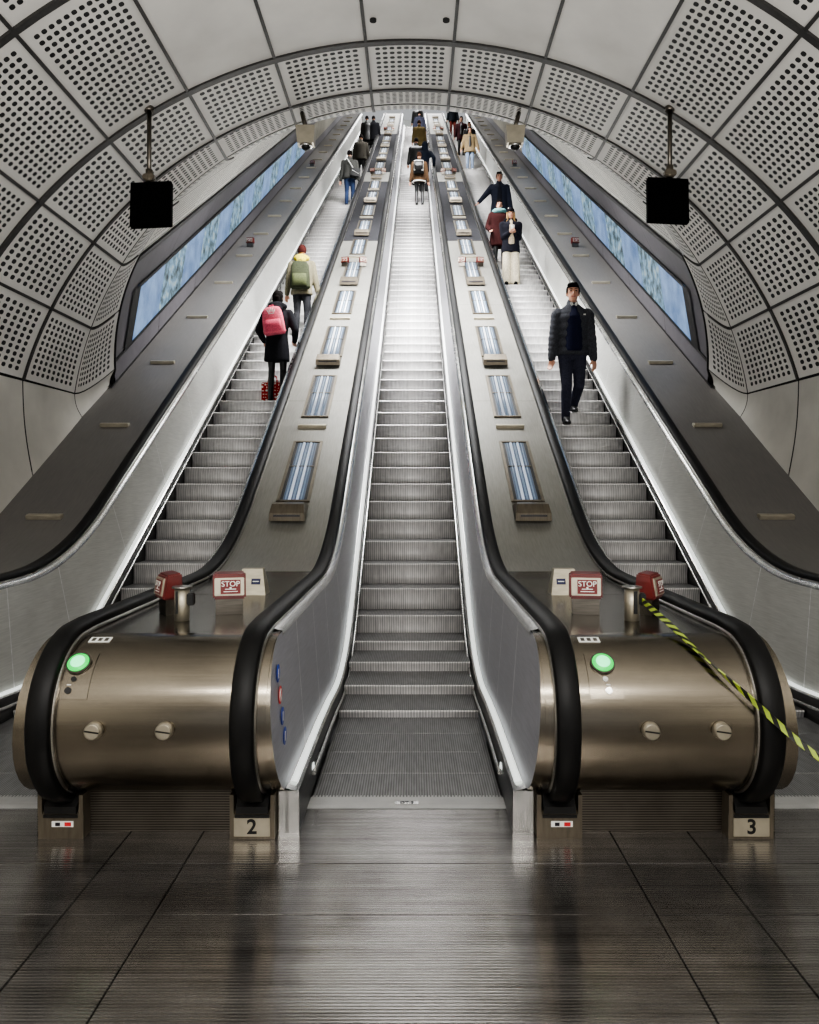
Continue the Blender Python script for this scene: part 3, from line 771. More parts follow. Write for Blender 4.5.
for s, sd in ((-1, 'left'), (1, 'right')):
    cnt = [0, 0, 0]
    for i in range(21):
        y = 7.5 + 1.74*i; x = s*P/2
        if y > 43: break
        up = i % 2 == 0
        src, key = (pu, 'u') if up else (pb, 'b')
        nm = '%s box-shaped uplight counting up the %s sloping deck' if up else '%s flat metal cleat counting up the %s sloping deck between glazed strips'
        lab = nm % (ORD[cnt[0 if up else 1]], sd); cnt[0 if up else 1] += 1
        gp = ('box uplights up the %s sloping deck' if up else 'flat cleats up the %s sloping deck') % sd
        if used[key] == 0: src.location = (x, y, deck(y)); src['label'] = lab; src['group'] = gp; used[key] = 1
        else: dup(src, (x, y, deck(y)), lab, gp)
        lab = '%s glazed strip with painted reflections counting up the %s sloping deck' % (ORD[cnt[2]], sd); cnt[2] += 1
        yl = y + (.27 if up else .24); gp = 'glazed strips up the %s sloping deck' % sd
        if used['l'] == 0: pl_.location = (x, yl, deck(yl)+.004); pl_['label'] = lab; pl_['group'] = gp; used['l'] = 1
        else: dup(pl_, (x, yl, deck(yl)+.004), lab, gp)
for s, sd in ((-1, 'left'), (1, 'right')):
    for i in range(21):
        y = 7.47 + 1.753*i
        o = pb.copy(); COL.objects.link(o); o.location = (s*3.47, y, outer(y)+.01)
        tag(o, '%s metal cleat counting up the %s outer deck below the screens' % (ORD[i], sd), 'cleat', 'cleats up the %s outer deck' % sd)

# striped barrier tape from the right post
def tape():
    ctrl = [V(p) for p in ((1.245,4.16,1.035),(1.283,3.80,.962),(1.363,3.582,.856),(1.475,3.462,.744),(1.736,3.30,.50),(2.05,3.12,.30),(2.5,3.08,.40),(3.02,3.4,.80))]
    pts = []
    def cr(a, b, c, d, u): return (b*2+(c-a)*u+(a*2-b*5+c*4-d)*u*u+(b*3-a-c*3+d)*u**3)*.5
    for i in range(len(ctrl)-1):
        q = [ctrl[max(0, i-1)], ctrl[i], ctrl[i+1], ctrl[min(len(ctrl)-1, i+2)]]
        for k in range(12): pts.append(cr(*q, k/12))
    pts.append(ctrl[-1])
    mb = MB(); rows = []; acc = 0; us = []
    for i, p in enumerate(pts):
        if i: acc += (p-pts[i-1]).length
        dd = (pts[min(i+1, len(pts)-1)]-pts[max(i-1, 0)]).normalized(); n = dd.cross(V((0,0,1))).normalized(); w = dd.cross(n).normalized()
        an = acc*3.2; ax = w*cos(an)+n*sin(an); h = .0135
        o2 = (n*cos(an)-w*sin(an))*.003
        rows.append([p+ax*h+o2, p-ax*h+o2, p-ax*h-o2, p+ax*h-o2]); us.append(acc/.075)
    mb.grid(rows, True, uvs=lambda i, j: (us[i], 1 if j in (0, 3) else 0), smooth=False, caps=True)
    tag(mb.build('barrier_tape', M['tape']), 'twisted yellow-green and black striped tape strung across the right pod', 'tape')
tape()

# hanging display backs and cameras under the lining
for s, sd in ((-1, 'left'), (1, 'right')):
    x, y = (-2.205, 6.72) if s < 0 else (2.20, 6.72)
    zb = 1.636 + (487-(205 if s < 0 else 201))/787*6.72
    t = thing('hanging_monitor', 'black hanging monitor on a rod from the %s side of the ceiling' % sd, 'monitor', (x, y, zb))
    mb = MB(); mb.box((0, 0, -.0), (.35, .06, .41), Matrix.Rotation(radians(-12), 3, 'X') @ Matrix.Rotation(radians(3*s), 3, 'Y'), .006); mb.build('screen_body', M['dead_screen'], t)
    top = AX + sqrt(R0*R0-x*x) - zb - .01
    mb = MB(); mb.cyl((-.02*s*-1, 0, .2), (-.02*s*-1, 0, top), .019, n=12); mb.build('rod', M['steel_dark'], t)
    mb = MB(); mb.box((.02*s, 0, .235), (.10, .07, .05), bev=.01); mb.cyl((.02*s, 0, .2), (.02*s, 0, .30), .03, n=12); mb.build('bracket', M['bronze'], t)
    mb = MB(); mb.cyl((.02*s, 0, top-.03), (.02*s, 0, top+.01), .04, n=14); mb.build('ceiling_flange', M['steel_dark'], t)
    # camera housing hung at the lip
    x, y = s*1.035, 7.8
    z = 1.636 + (487-137)/787*y
    t = thing('camera_housing', 'pale boxy camera housing with dome, hung at the %s end of the arch lip' % sd, 'camera', (x, y, z))
    mb = MB(); q = [(-.08,-.06,-.08), (.08,-.06,-.08), (.08,.06,-.08), (-.08,.06,-.08)]; u = [(-.095,-.07,.09), (.095,-.07,.09), (.095,.07,.09), (-.095,.07,.09)]
    mb.face(q[::-1]); mb.face(u)
    for i in range(4): mb.face([q[i], q[(i+1) % 4], u[(i+1) % 4], u[i]])
    mb.build('housing', M['beige_metal'], t)
    mb = MB(); mb.ell((0,0,-.09), (.05,.05,.045)); mb.build('dome', M['black'], t)
    mb = MB(); mb.cyl((0,0,-.08), (0,0,-.10), .062, n=20); mb.build('dome_ring', M['steel_bright'], t)
    mb = MB(); mb.cyl((0,0,.08), (s*.04,.0,.24), .022, n=12); mb.build('stem', M['steel_dark'], t)

# ------------------------------------------------------------------ people
def remeshed(mb, name, mats, parent, voxel, smooth=2):
    o = mb.build(name, mats, None)
    m = o.modifiers.new('r', 'REMESH'); m.mode = 'VOXEL'; m.voxel_size = voxel; m.use_smooth_shade = True
    if smooth: q = o.modifiers.new('s', 'SMOOTH'); q.factor = .5; q.iterations = smooth
    dg = bpy.context.evaluated_depsgraph_get(); me = bpy.data.meshes.new_from_object(o.evaluated_get(dg)); me.name = name
    o.modifiers.clear(); old = o.data; o.data = me; bpy.data.meshes.remove(old)
    me.materials.clear(); me.materials.append(mats)
    for p in me.polygons: p.use_smooth = True; p.material_index = 0
    o.parent = parent; return o
def ik(a, c, l1, l2, pole):
    a, c = V(a), V(c); d = c-a; L = min(d.length, (l1+l2)*.999); d.normalize(); c = a+d*L
    x = (l1*l1-l2*l2+L*L)/(2*L); h = sqrt(max(0, l1*l1-x*x)); p = V(pole); p = (p-d*p.dot(d)).normalized()
    return a+d*x+p*h, c
def loft(mb, rings, n=18, power=2.0):
    rows = []
    for (cx, cy, cz, rx, ry) in rings:
        r = []
        for i in range(n):
            t = 2*pi*i/n; c, s_ = cos(t), sin(t); e = 2/power
            r.append((cx+rx*abs(c)**e*(1 if c > 0 else -1), cy+ry*abs(s_)**e*(1 if s_ > 0 else -1), cz))
        rows.append(r)
    mb.grid(rows, True, caps=True)
def hand_shape(mb, w, d, side, s, curl=.5):
    """palm and five fingers; d = direction of forearm, side = direction of the thumb"""
    d = V(d).normalized(); side = V(side); side = (side-d*side.dot(d)).normalized(); nrm = d.cross(side)
    w = V(w); pc = w+d*.05*s
    mb.cone(w, .024*s, w+d*.03*s, .026*s)
    for k in range(4):
        off = side*(.030-.02*k)*s; b = w+d*.085*s+off; mb.cone(w+d*.02*s+off*.6, .015*s, b, .0125*s)
        L = (.036,.042,.039,.030)[k]*s; d1 = (d+nrm*curl*.6).normalized(); d2 = (d+nrm*curl*1.6).normalized()
        m1 = b+d1*L; mb.cone(b, .0115*s, m1, .010*s); mb.cone(m1, .010*s, m1+d2*L*.9, .008*s)
    tb = w+d*.03*s+side*.03*s; t1 = tb+(d*.7+side*.55+nrm*.3).normalized()*.042*s
    mb.cone(tb, .014*s, t1, .011*s); mb.cone(t1, .011*s, t1+(d+nrm*.5).normalized()*.03*s, .009*s)
def person(name_lab, loc, rz, H=1.75, feet=None, hands=None, jacket=None, trousers=None, shoes=None, hair=None, hem=.78, lean=(0,0), bulk=1.0,
           legw=1.0, skin='skin', hairstyle='short', hood=None, head_turn=0, head_down=0, vox=.016, puffer=False, face=True, shirt=None, scarf=None, skirt_flare=0, shirt_w=1.0,
           wide_legs=False, hat=None, open_front=None, collar=True, trim=None):
    s = H/1.75; t = thing('person', name_lab, 'person', loc, rz)
    lx, ly = lean
    hip = V((0, 0, .92*s)); chest = V((lx*.6, ly*.6, 1.30*s)); neck = V((lx, ly, 1.47*s)); hd = V((lx*1.15, ly*1.25-.012*s, 1.625*s))
    feet = feet or [(-.10, 0, 0), (.10, 0, 0)]
    hands = hands or [(-.30, -.06, .78), (.30, -.06, .78)]
    body = MB(); tr = MB(); sh = MB(); jk = MB()
    ank = []; knees = []
    for k, f in enumerate(feet):
        sx = -1 if k == 0 else 1
        f = V(f); a = V((f.x, f.y+.02*s, f.z+.085*s)); hj = hip+V((sx*.088*s, 0, 0))
        kn, a = ik(hj, a, .435*s, .415*s, (0, -1, 0)); ank.append(a); knees.append(kn)
        body.cone(hj, .075*s, kn, .048*s); body.cone(kn, .047*s, a, .034*s); body.cone(a, .032*s, a+V((0,-.10*s,-.05*s)), .026*s)
        if wide_legs:
            rt, rk, ra = .095*s*legw, .105*s*legw, .115*s*legw
            e = V((a.x, a.y, a.z-.05*s)); m_ = kn.lerp((hj+e)/2, .35)
            tr.cone(hj, rt, m_, rk); tr.cone(m_, rk, e+V((0,0,.06*s)), ra)
        else:
            rt, rk, ra = .098*s*legw, .066*s*legw, .052*s*legw
            tr.cone(hj, rt, kn, rk); cf = kn.lerp(a, .35)+V((0, .012*s, 0)); tr.cone(kn, rk, cf, .064*s*legw); tr.cone(cf, .064*s*legw, a+V((0,0,-.01*s)), ra)
        fz = f.z
        loft(sh, [(f.x, f.y-.045*s, fz+.006, .042*s, .125*s), (f.x, f.y-.045*s, fz+.03*s, .045*s, .130*s), (f.x, f.y-.03*s, fz+.06*s, .040*s, .105*s), (f.x, f.y+.015*s, fz+.105*s, .040*s, .055*s)], 14, 2.6)
    # torso of the body
    loft(body, [(0,0,.86*s,.12*s,.085*s), (0,0,.95*s,.15*s,.10*s), (lx*.3,ly*.3,1.08*s,.13*s,.09*s), (chest.x,chest.y,1.30*s,.155*s,.105*s), (neck.x*.9,neck.y*.9,1.41*s,.13*s,.08*s), (neck.x,neck.y,1.455*s,.06*s,.055*s)])
    # head: skull, jaw, nose, ears; facing -y then turned
    q = (Matrix.Rotation(radians(head_turn), 3, 'Z') @ Matrix.Rotation(radians(head_down), 3, 'X'))
    def hp(x, y, z): return hd + q @ V((x*s, y*s, z*s))
    body.cone(neck-V((0,0,.05*s)), .056*s, hp(0,.01,-.06), .05*s)
    body.ell(hp(0,.012,.022), (.074*s,.092*s,.098*s), q); body.ell(hp(0,-.018,-.045), (.058*s,.066*s,.07*s), q); body.ell(hp(0,-.045,-.085), (.034*s,.034*s,.03*s), q)
    if face:
        body.cone(hp(0,-.083,.012), .009*s, hp(0,-.103,-.026), .014*s)
        body.cone(hp(-.05,-.066,.028), .012*s, hp(.05,-.066,.028), .012*s)
        for e in (-1, 1): body.ell(hp(e*.076,.012,-.008), (.010*s,.02*s,.03*s), q)
    # arms
    sl = MB(); dirs = []
    for k, h in enumerate(hands):
        sx = -1 if k == 0 else 1
        sj = V((neck.x*.9+sx*.178*s*(.9+.1*bulk), neck.y*.9, 1.372*s)); w = V(h)*1.0; w = V((h[0]*s, h[1]*s, h[2]*s))
        el, w = ik(sj, w, .285*s, .265*s, (sx*.5, 1, -.25))
        body.cone(sj, .048*s, el, .036*s); body.cone(el, .036*s, w, .025*s); d = (w-el).normalized()
        hand_shape(body, w, d, V((-sx*.8, -.6, 0)), s)
        b = bulk
        if puffer:
            for a_, c_, r0, r1 in ((sj, el, .088, .074), (el, w, .074, .056)):
                for i in range(4): pp = a_.lerp(c_, (i+.45)/4.2); r_ = (r0+(r1-r0)*i/3)*s*b*.95; sl.ell(pp, (r_, r_, r_))
                sl.cone(a_, r0*.78*s*b, c_, r1*.85*s*b)
        else:
            sl.cone(sj, .076*s*b, el, .058*s*b); sl.cone(el, .058*s*b, w-d*.01*s, .044*s*b)
    # jacket torso
    b = bulk; hz = hem*s; fl = skirt_flare
    rg = [(0, 0, hz, (.185+fl)*s*b, (.135+fl*.8)*s*b), (0, 0, hz+.05*s, (.186+fl*.9)*s*b, (.137+fl*.7)*s*b)]
    if hem < .82: rg.append((0, 0, .88*s, (.178+fl*.3)*s*b, (.132+fl*.3)*s*b))
    rg += [(lx*.2, ly*.2, 1.02*s, .166*s*b, .125*s*b), (lx*.4, ly*.4, 1.15*s, .172*s*b, .128*s*b), (lx*.7, ly*.7, 1.30*s, .190*s*b, .137*s*b), (lx*.9, ly*.9, 1.375*s, .190*s*b, .118*s*b), (lx, ly, 1.425*s, .160*s, .095*s), (lx, ly, 1.463*s, .105*s, .08*s), (lx, ly, 1.49*s, .075*s, .07*s)]
    if puffer:
        r2 = []
        zs = [hz+(1.36*s-hz)*i/20 for i in range(21)]
        def itp(z):
            for A, B in zip(rg, rg[1:]):
                if A[2] <= z <= B[2]: u = (z-A[2])/(B[2]-A[2]+1e-9); return tuple(A[i]+(B[i]-A[i])*u for i in range(5))
            return rg[0]
        for i, z in enumerate(zs):
            c = itp(z); k_ = .98+.11*abs(sin(pi*i/4)); r2.append((c[0], c[1], z, c[3]*k_, c[4]*k_))
        rg = r2 + rg[-4:]
    loft(jk, rg)
    if collar: jk.cone((lx, ly+.02*s, 1.45*s), .078*s, (lx, ly+.015*s, 1.50*s), .074*s)
    if hood == 'up': jk.ell(hp(0,.03,.02), (.11*s,.12*s,.13*s), q); jk.cone((lx, ly+.02*s, 1.44*s), .12*s, hp(0,.03,-.03), .105*s)
    loft(tr, [(0,0,.80*s,.14*s*legw,.10*s*legw), (0,0,.90*s,.168*s,.118*s), (0,0,1.02*s,.152*s,.112*s)])
    for v_ in sl.bm.verts: pass
    jb = sl.bm; jk.merge(jb, Matrix())
    remeshed(body, 'body', M[skin], t, min(vox, .010) if vox < .014 else vox*.75, 1)
    remeshed(tr, 'trousers', trousers, t, vox); remeshed(sh, 'shoes', shoes or cloth('black_shoe', (.06,.06,.06)), t, vox*.8, 1)
    remeshed(jk, 'jacket', jacket, t, vox)
    # hair
    if hair and hood != 'up':
        hb = MB()
        def skull(zc=-.2):
            b_ = bmesh.new(); bmesh.ops.create_uvsphere(b_, u_segments=20, v_segments=14, radius=1)
            hb.merge(b_, Matrix.Translation(hp(0,.018,.03)) @ q.to_4x4() @ Matrix.Diagonal((.083*s,.098*s,.102*s,1)), 0, True)
        if hat: pass
        skull()
        # cut the face free: drop the lower front
        dead = [v for v in hb.bm.verts if ((q.inverted() @ (v.co-hd)).z < .052*s-(.0) and (q.inverted() @ (v.co-hd)).y < -.02*s) or (q.inverted() @ (v.co-hd)).z < -.045*s]
        bmesh.ops.delete(hb.bm, geom=dead, context='VERTS')
        if not hat:
            hb.ell(hp(0,-.055,.09), (.058*s,.036*s,.028*s), q)
            for i in range(9): hb.ell(hp(-.055+.0137*i, -.06+.03*(i % 3), .095+.007*((i*7) % 4)-.25*abs(-.055+.0137*i)), (.022*s,.028*s,.02*s), q, 8, 6)
        for e in (-1, 1): hb.ell(hp(e*.072,-.005,.03), (.012*s,.03*s,.045*s), q)
        if hairstyle == 'long':
            for e in (-1, 1): hb.cone(hp(e*.07,0,.03), .028*s, hp(e*.085,-.035,-.23), .032*s)
            hb.cone(hp(0,.06,-.02), .07*s, hp(0,.075,-.20), .055*s)
        if hairstyle == 'bun': hb.ell(hp(0,.10,.06), (.045*s,)*3, q)
        if hairstyle == 'tail': hb.cone(hp(0,.09,.02), .05*s, hp(0,.10,-.14), .028*s); hb.ell(hp(0,.02,-.02), (.085*s,.095*s,.07*s), q)
        hb.build('hair', hair, t)
    if hat:
        hb = MB(); hb.ell(hp(0,.012,.06), (.088*s,.104*s,.085*s), q); hb.cyl(hp(0,.01,.03), hp(0,.01,.06), .092*s, n=20); hb.build('hat', hat, t)
    if face and vox < .02:
        for e in (-1, 1):
            eb = MB(); eb.ell(hp(e*.031,-.0795,.010), (.012*s,.008*s,.007*s), q); eb.build('eye', M['eye'], t)
            eb = MB(); eb.cone(hp(e*.015,-.082,.034), .004*s, hp(e*.05,-.074,.034), .0035*s); eb.build('eyebrow', hair or M['eye'], t)
        eb = MB(); eb.cone(hp(-.02,-.082,-.058), .006*s, hp(.02,-.082,-.058), .006*s); eb.build('mouth', M['lip'], t)
    if shirt:
        mb = MB(); loft(mb, [(lx*.3,ly*.3-.075*s,.90*s,.085*s*shirt_w,.088*s*b), (lx*.5,ly*.5-.07*s,1.10*s,.082*s*shirt_w,.088*s*b), (lx*.8,ly*.8-.065*s,1.32*s,.08*s*shirt_w,.092*s*b), (lx,ly-.045*s,1.44*s,.06*s,.05*s), (lx,ly-.02*s,1.49*s,.05*s,.05*s)]); remeshed(mb, 'shirt', shirt, t, vox)
    if scarf:
        mb = MB()
        for i in range(14):
            a = 2*pi*i/14; a2 = 2*pi*(i+1)/14; mb.cone((lx+.125*s*cos(a), ly-.01*s+.105*s*sin(a), 1.465*s), .058*s, (lx+.125*s*cos(a2), ly-.01*s+.105*s*sin(a2), 1.465*s), .058*s)
        remeshed(mb, 'scarf', scarf, t, vox)
    if hood == 'down':
        mb = MB(); mb.ell((lx, ly+.075*s, 1.485*s), (.145*s,.085*s,.075*s)); mb.ell((lx-.10*s, ly+.02*s, 1.49*s), (.055*s,.08*s,.05*s)); mb.ell((lx+.10*s, ly+.02*s, 1.49*s), (.055*s,.08*s,.05*s)); mb.ell((lx, ly+.13*s, 1.43*s), (.10*s,.06*s,.07*s))
        remeshed(mb, 'hood', trim or jacket, t, vox)
    if open_front:
        pass
    return t
def step_at(n): y = G*(n+20.59); return y, (y-6.5)*K
def on_step(x, n, dy=.17): y, z = step_at(n); return (x, y+dy, z+.001)
def near_step(Y): return round(Y/G-20.59)
C = cloth
blk = C('black', (.055,.055,.06)); navy = C('navy', (.10,.11,.19)); dnavy = C('dark_navy', (.20,.205,.255)); jean = C('jeans', (.19,.24,.35)); ljean = C('pale_jeans', (.56,.62,.72)); cream = C('cream', (.80,.76,.67))
tan_ = C('tan', (.55,.48,.37)); khaki = C('khaki', (.42,.40,.33)); grey = C('grey', (.25,.25,.24)); brown = C('brown', (.30,.23,.17)); olive = C('olive', (.36,.31,.20)); maroon = C('maroon', (.19,.09,.09)); teal = C('teal', (.42,.60,.60)); yellow = C('yellow', (.72,.66,.22)); white_c = C('white_cloth', (.85,.85,.83)); dgrey = C('dark_grey', (.17,.17,.18))
h_dark = C('dark_hair', (.07,.055,.05)); h_blond = C('blonde_hair', (.62,.50,.34)); h_brown = C('brown_hair', (.20,.13,.09))
FACE = 0; AWAY = pi
def stepfeet(dx=.1): return [(-dx, 0, 0), (dx, 0, 0)]

# 1 man walking down, right escalator
y10, z10 = step_at(10)
man = person('man in a black puffer jacket over navy jumper, walking down the right escalator nearest us', (2.235, y10+.14, z10+.001), FACE, 1.97,
       feet=[(-.09, -.03, .0), (.085, .34, .205)], hands=[(-.262, -.03, .80), (.265, -.01, .81)], jacket=C('puffer_black', (.25,.255,.275)), trousers=dnavy, shoes=blk, hair=h_dark,
       hem=.86, bulk=1.05, vox=.011, puffer=True, shirt=navy, lean=(0,-.03), head_turn=-6, shirt_w=1.35)
mb = MB(); sM = 1.97/1.75
for e in (-1, 1): mb.box((e*.028*sM, -.085*sM-.03, 1.478*sM), (.035, .012, .05), Matrix.Rotation(radians(e*28), 3, 'Y'), .003)
mb.build('white_collar', white_c, man)
mb = MB(); mb.box((.115*sM, -.178*sM, 1.335*sM), (.03, .006, .018)); mb.build('chest_badge', white_c, man)
# 2 woman with pink backpack
person('woman in a dark coat and black leggings with a pink backpack, on the left escalator', on_step(-1.995, 12, .12), AWAY, 1.66,
       feet=[(-.09, .02, 0), (.10, -.03, 0)], hands=[(-.24, -.24, .98), (.24, -.24, .98)], jacket=C('charcoal', (.11,.11,.125)), trousers=blk, shoes=blk, hair=h_dark, hem=.62, legw=.82, vox=.013, hood='down', hairstyle='tail', head_down=-16, lean=(0,-.06), skirt_flare=.015, bulk=1.02)
def backpack(loc, rz, label, mat_, mat2, w=.30, h=.42, d=.16, tilt=0, extra=None):
    t = thing('backpack', label, 'backpack', loc, rz); t.rotation_euler = (0, radians(tilt), rz)
    mb = MB(); loft(mb, [(0,0,0,w*.46,d*.42), (0,0,.03,w*.52,d*.52), (0,0,h*.5,w*.5,d*.52), (0,0,h*.85,w*.45,d*.45), (0,0,h*.97,w*.36,d*.32), (0,.0,h,w*.25,d*.2)], 24, 3.2); mb.build('bag_body', mat_, t)
    mb = MB(); loft(mb, [(0,d*.42,.03,w*.38,d*.25), (0,d*.44,h*.3,w*.38,d*.27), (0,d*.42,h*.5,w*.36,d*.22)], 20, 3.5); mb.build('front_pocket', mat2, t)
    mb = MB(); mb.tube([(-.03,0,h*.97), (-.03,0,h*1.06), (.03,0,h*1.06), (.03,0,h*.97)], .008); mb.build('grab_loop', mat2, t)
    for e in (-1, 1):
        mb = MB(); pts = [(e*w*.3, -d*.3, h*.9), (e*w*.34, -d*.75, h*1.02), (e*w*.37, -d*1.5, h*1.0), (e*w*.42, -d*2.05, h*.80), (e*w*.50, -d*2.0, h*.35), (e*w*.45, -d*.5, .05)]
        mb.tube(pts, .016, 6); mb.build('strap', mat2, t)
    if extra: extra(t)
    return t
pink = C('pink', (.84,.40,.47)); pink2 = C('pale_pink', (.78,.33,.41))
y, z = step_at(12)
def pinkmark(t):
    mb = MB()
    for k in range(-2, 3): mb.ell((.022*k, .088, .32+.012*(2-abs(k))), (.009, .006, .03), Matrix.Rotation(radians(16*k), 3, 'Y'), 10, 6)
    mb.box((0, .088, .288), (.09, .006, .008)); mb.build('badge', white_c, t)
backpack((-1.995, y+.12-.155, z+.965), AWAY, 'pink backpack on the dark-coated woman, left escalator', pink, pink2, .31, .40, .17, 8, pinkmark)
# red bag held low in front of her
t = thing('carrier_bag', 'red and white patterned carrier bag beside the legs of the pink-backpack woman', 'bag', (-2.09, y+.30, z+.001))
mb = MB(); mb.box((0, 0, .15), (.32, .12, .30), bev=.01)
random.seed(3)
for i in range(7):
    for j in range(6): mb.ell((-.135+.045*i+random.uniform(-.012,.012), .061, .03+.048*j+random.uniform(-.012,.012)), (random.uniform(.006,.02),.002,random.uniform(.005,.017)), None, 8, 5, 1)
for i in range(7):
    for j in range(6): mb.ell((-.135+.045*i+random.uniform(-.012,.012), -.061, .03+.048*j+random.uniform(-.012,.012)), (random.uniform(.006,.02),.002,random.uniform(.005,.017)), None, 8, 5, 1)
mb.build('bag_body', [C('bag_red', (.62,.12,.10)), white_c], t)
for e in (-1, 1):
    mb = MB(); mb.tube([(-.07, e*.05, .29), (-.05, e*.05, .40), (.05, e*.05, .40), (.07, e*.05, .29)], .007, 6); mb.build('handle', C('bag_red', (0,0,0)), t)
# 3 yellow hood
person('person in a tan jacket with yellow hood and green backpack on the left escalator', on_step(-1.99, 19), AWAY, 1.66, jacket=khaki, trousers=dgrey, hair=C('red_hat', (.22,.10,.09)), hem=.80, bulk=1.15, vox=.016,
       hands=[(-.30,-.12,.85),(.30,-.12,.85)], hood='down', trim=yellow, face=False, head_turn=25)
y, z = step_at(19); gbag = C('green_bag', (.21,.225,.17))
backpack((-1.99, y+.17-.205, z+.83), AWAY, 'dark green backpack on the person with the yellow hood', gbag, C('green_bag2', (.27,.29,.20)), .34, .48, .2, 0)
# 4 grey jacket, jeans
n = near_step(24.6); o = person('man in a grey jacket and blue jeans with a shoulder bag, left escalator', on_step(-2.0, n), AWAY, 1.78, jacket=grey, trousers=jean, hair=h_dark, hem=.85, bulk=1.14, vox=.02, face=False, head_down=-8)
y, z = step_at(n)
t = thing('shoulder_bag', 'dark shoulder bag slung on the man in the grey jacket', 'bag', (-1.80, y-.04, z+.88))
mb = MB(); mb.box((0,0,.12), (.28,.10,.26), Matrix.Rotation(radians(12), 3, 'Y'), .02); mb.build('bag_body', blk, t)
mb = MB(); mb.tube([(-.05,-.02,.22), (-.22,0.0,.50), (-.31,.08,.64), (-.30,.20,.66)], .014, 6); mb.build('strap', white_c, t)
mb = MB(); mb.tube([(-.10,-.055,.18), (.10,-.055,.06)], .008, 6); mb.build('white_piping', white_c, t)
# 5-7 upper left
person('person in a dark grey jacket just above the man with the shoulder bag, left escalator', on_step(-1.93, near_step(28.9)), AWAY, 1.74, jacket=C('charcoal_brown', (.20,.19,.17)), trousers=blk, hair=h_dark, bulk=1.15, vox=.024, face=False)
person('left one of two dark figures side by side near the top of the left escalator', on_step(-2.10, near_step(35.2)), AWAY, 1.74, jacket=blk, trousers=blk, hair=h_dark, bulk=1.15, vox=.026, face=False, hem=.6)
person('right one of two dark figures side by side near the top of the left escalator', on_step(-1.80, near_step(35.2)), AWAY, 1.74, jacket=C('blue_black', (.07,.072,.085)), trousers=blk, hair=h_dark, bulk=1.15, vox=.026, face=False, hem=.6)
# middle escalator
n = near_step(24.7); person('woman in a brown coat with black backpack, lowest rider on the middle escalator', on_step(.19, n), AWAY, 1.72, jacket=brown, trousers=blk, hair=h_brown, hem=.78, bulk=1.1, legw=.85, vox=.02, face=False, feet=[(-.10,0,0),(.08,.0,0)], hairstyle='bun')
y, z = step_at(n)
o = backpack((.17, y+.17-.20, z+.98), AWAY, 'black backpack with pale edging on the lowest rider of the middle escalator', blk, C('blk2', (.08,.08,.08)), .32, .42, .17, 0)
mb = MB(); mb.tube([(-.14,.10,.06), (-.14,.10,.36), (.14,.10,.36), (.14,.10,.06), (-.14,.10,.06)], .012, 6); mb.build('pale_edging', white_c, o)
mb = MB()
for i in range(16):
    a, a2 = 2*pi*i/16, 2*pi*(i+1)/16
    mb.cone((.205*cos(a), .15*sin(a), .78), .02, (.205*cos(a2), .15*sin(a2), .78), .02)
lowest = [x for x in bpy.data.objects if x.get('label', '').startswith('woman in a brown coat')][0]
mb.build('jumper_hem', white_c, lowest)
person('person in a dark blue coat leaning to the right handrail, middle escalator', on_step(.34, near_step(26.6)), AWAY, 1.76, jacket=C('mid_navy', (.11,.13,.175)), trousers=dgrey, hair=h_dark, bulk=1.12, vox=.022, face=False, hem=.72, lean=(-.05,-.03), hands=[(-.36,-.1,.98),(.28,-.1,.85)], hood='up')
person('person in a black coat on the middle escalator, left of the dark blue coat', on_step(.10, near_step(27.7)), AWAY, 1.74, jacket=blk, trousers=blk, hair=h_dark, bulk=1.2, vox=.022, face=False, hem=.6)
person('person in an olive brown coat on the middle escalator above the dark blue coat', on_step(.24, near_step(33.6)), AWAY, 1.74, jacket=olive, trousers=blk, hair=h_brown, bulk=1.25, vox=.024, face=False, hem=.6)
person('person in a dark navy coat second from the top of the middle escalator', on_step(.27, near_step(37.5)), AWAY, 1.74, jacket=dnavy, trousers=blk, hair=h_dark, bulk=1.25, vox=.026, face=False, hem=.6)
person('person in black at the very top of the middle escalator', on_step(.20, near_step(40.5)), AWAY, 1.76, jacket=blk, trousers=blk, hair=h_dark, bulk=1.2, vox=.026, face=False, hem=.6, hat=blk)
# right escalator
person('blonde woman in a dark jacket and wide cream trousers holding a cup, right escalator', on_step(2.11, 27, .10), FACE, 1.66, jacket=C('jacket_dark', (.11,.11,.14)), trousers=cream, hair=h_blond, hairstyle='long', hem=.74, bulk=1.15, wide_legs=True, legw=.95, vox=.016,
       hands=[(-.05,-.25,1.13),(.07,-.25,1.13)], shirt=C('cream_top', (.74,.68,.58)), hat=C('beanie', (.09,.08,.09)), head_down=4, hood='down')
y, z = step_at(27)
t = thing('drink_cup', 'small white takeaway cup held by the blonde woman in cream trousers', 'cup', (2.12, y+.10-.29, z+1.10))
mb = MB(); mb.cyl((0,0,0), (0,0,.10), .03, .038, 18); mb.build('cup_body', white_c, t)
mb = MB(); mb.cyl((0,0,.10), (0,0,.115), .041, .036, 18); mb.build('lid', C('cup_lid', (.75,.70,.66)), t)
person('person in a maroon coat with a big teal scarf, right escalator behind the blonde woman', on_step(1.985, near_step(18.0)), FACE, 1.64, jacket=maroon, trousers=blk, hair=h_dark, hem=.6, bulk=1.22, vox=.018, scarf=teal, hands=[(-.24,-.18,.95),(.22,-.2,.95)], skirt_flare=.02)
n = near_step(20.3)
person('man in a long navy coat resting his hand on the handrail, right escalator', on_step(2.25, n), FACE, 1.84, jacket=C('navy_coat', (.11,.12,.16)), trousers=blk, hair=h_dark, hem=.55, bulk=1.15, vox=.016, shirt=C('inky', (.07,.075,.10)), hands=[(-.60,-.16,.86),(.30,-.05,.80)], skin='skin_b', skirt_flare=.02)
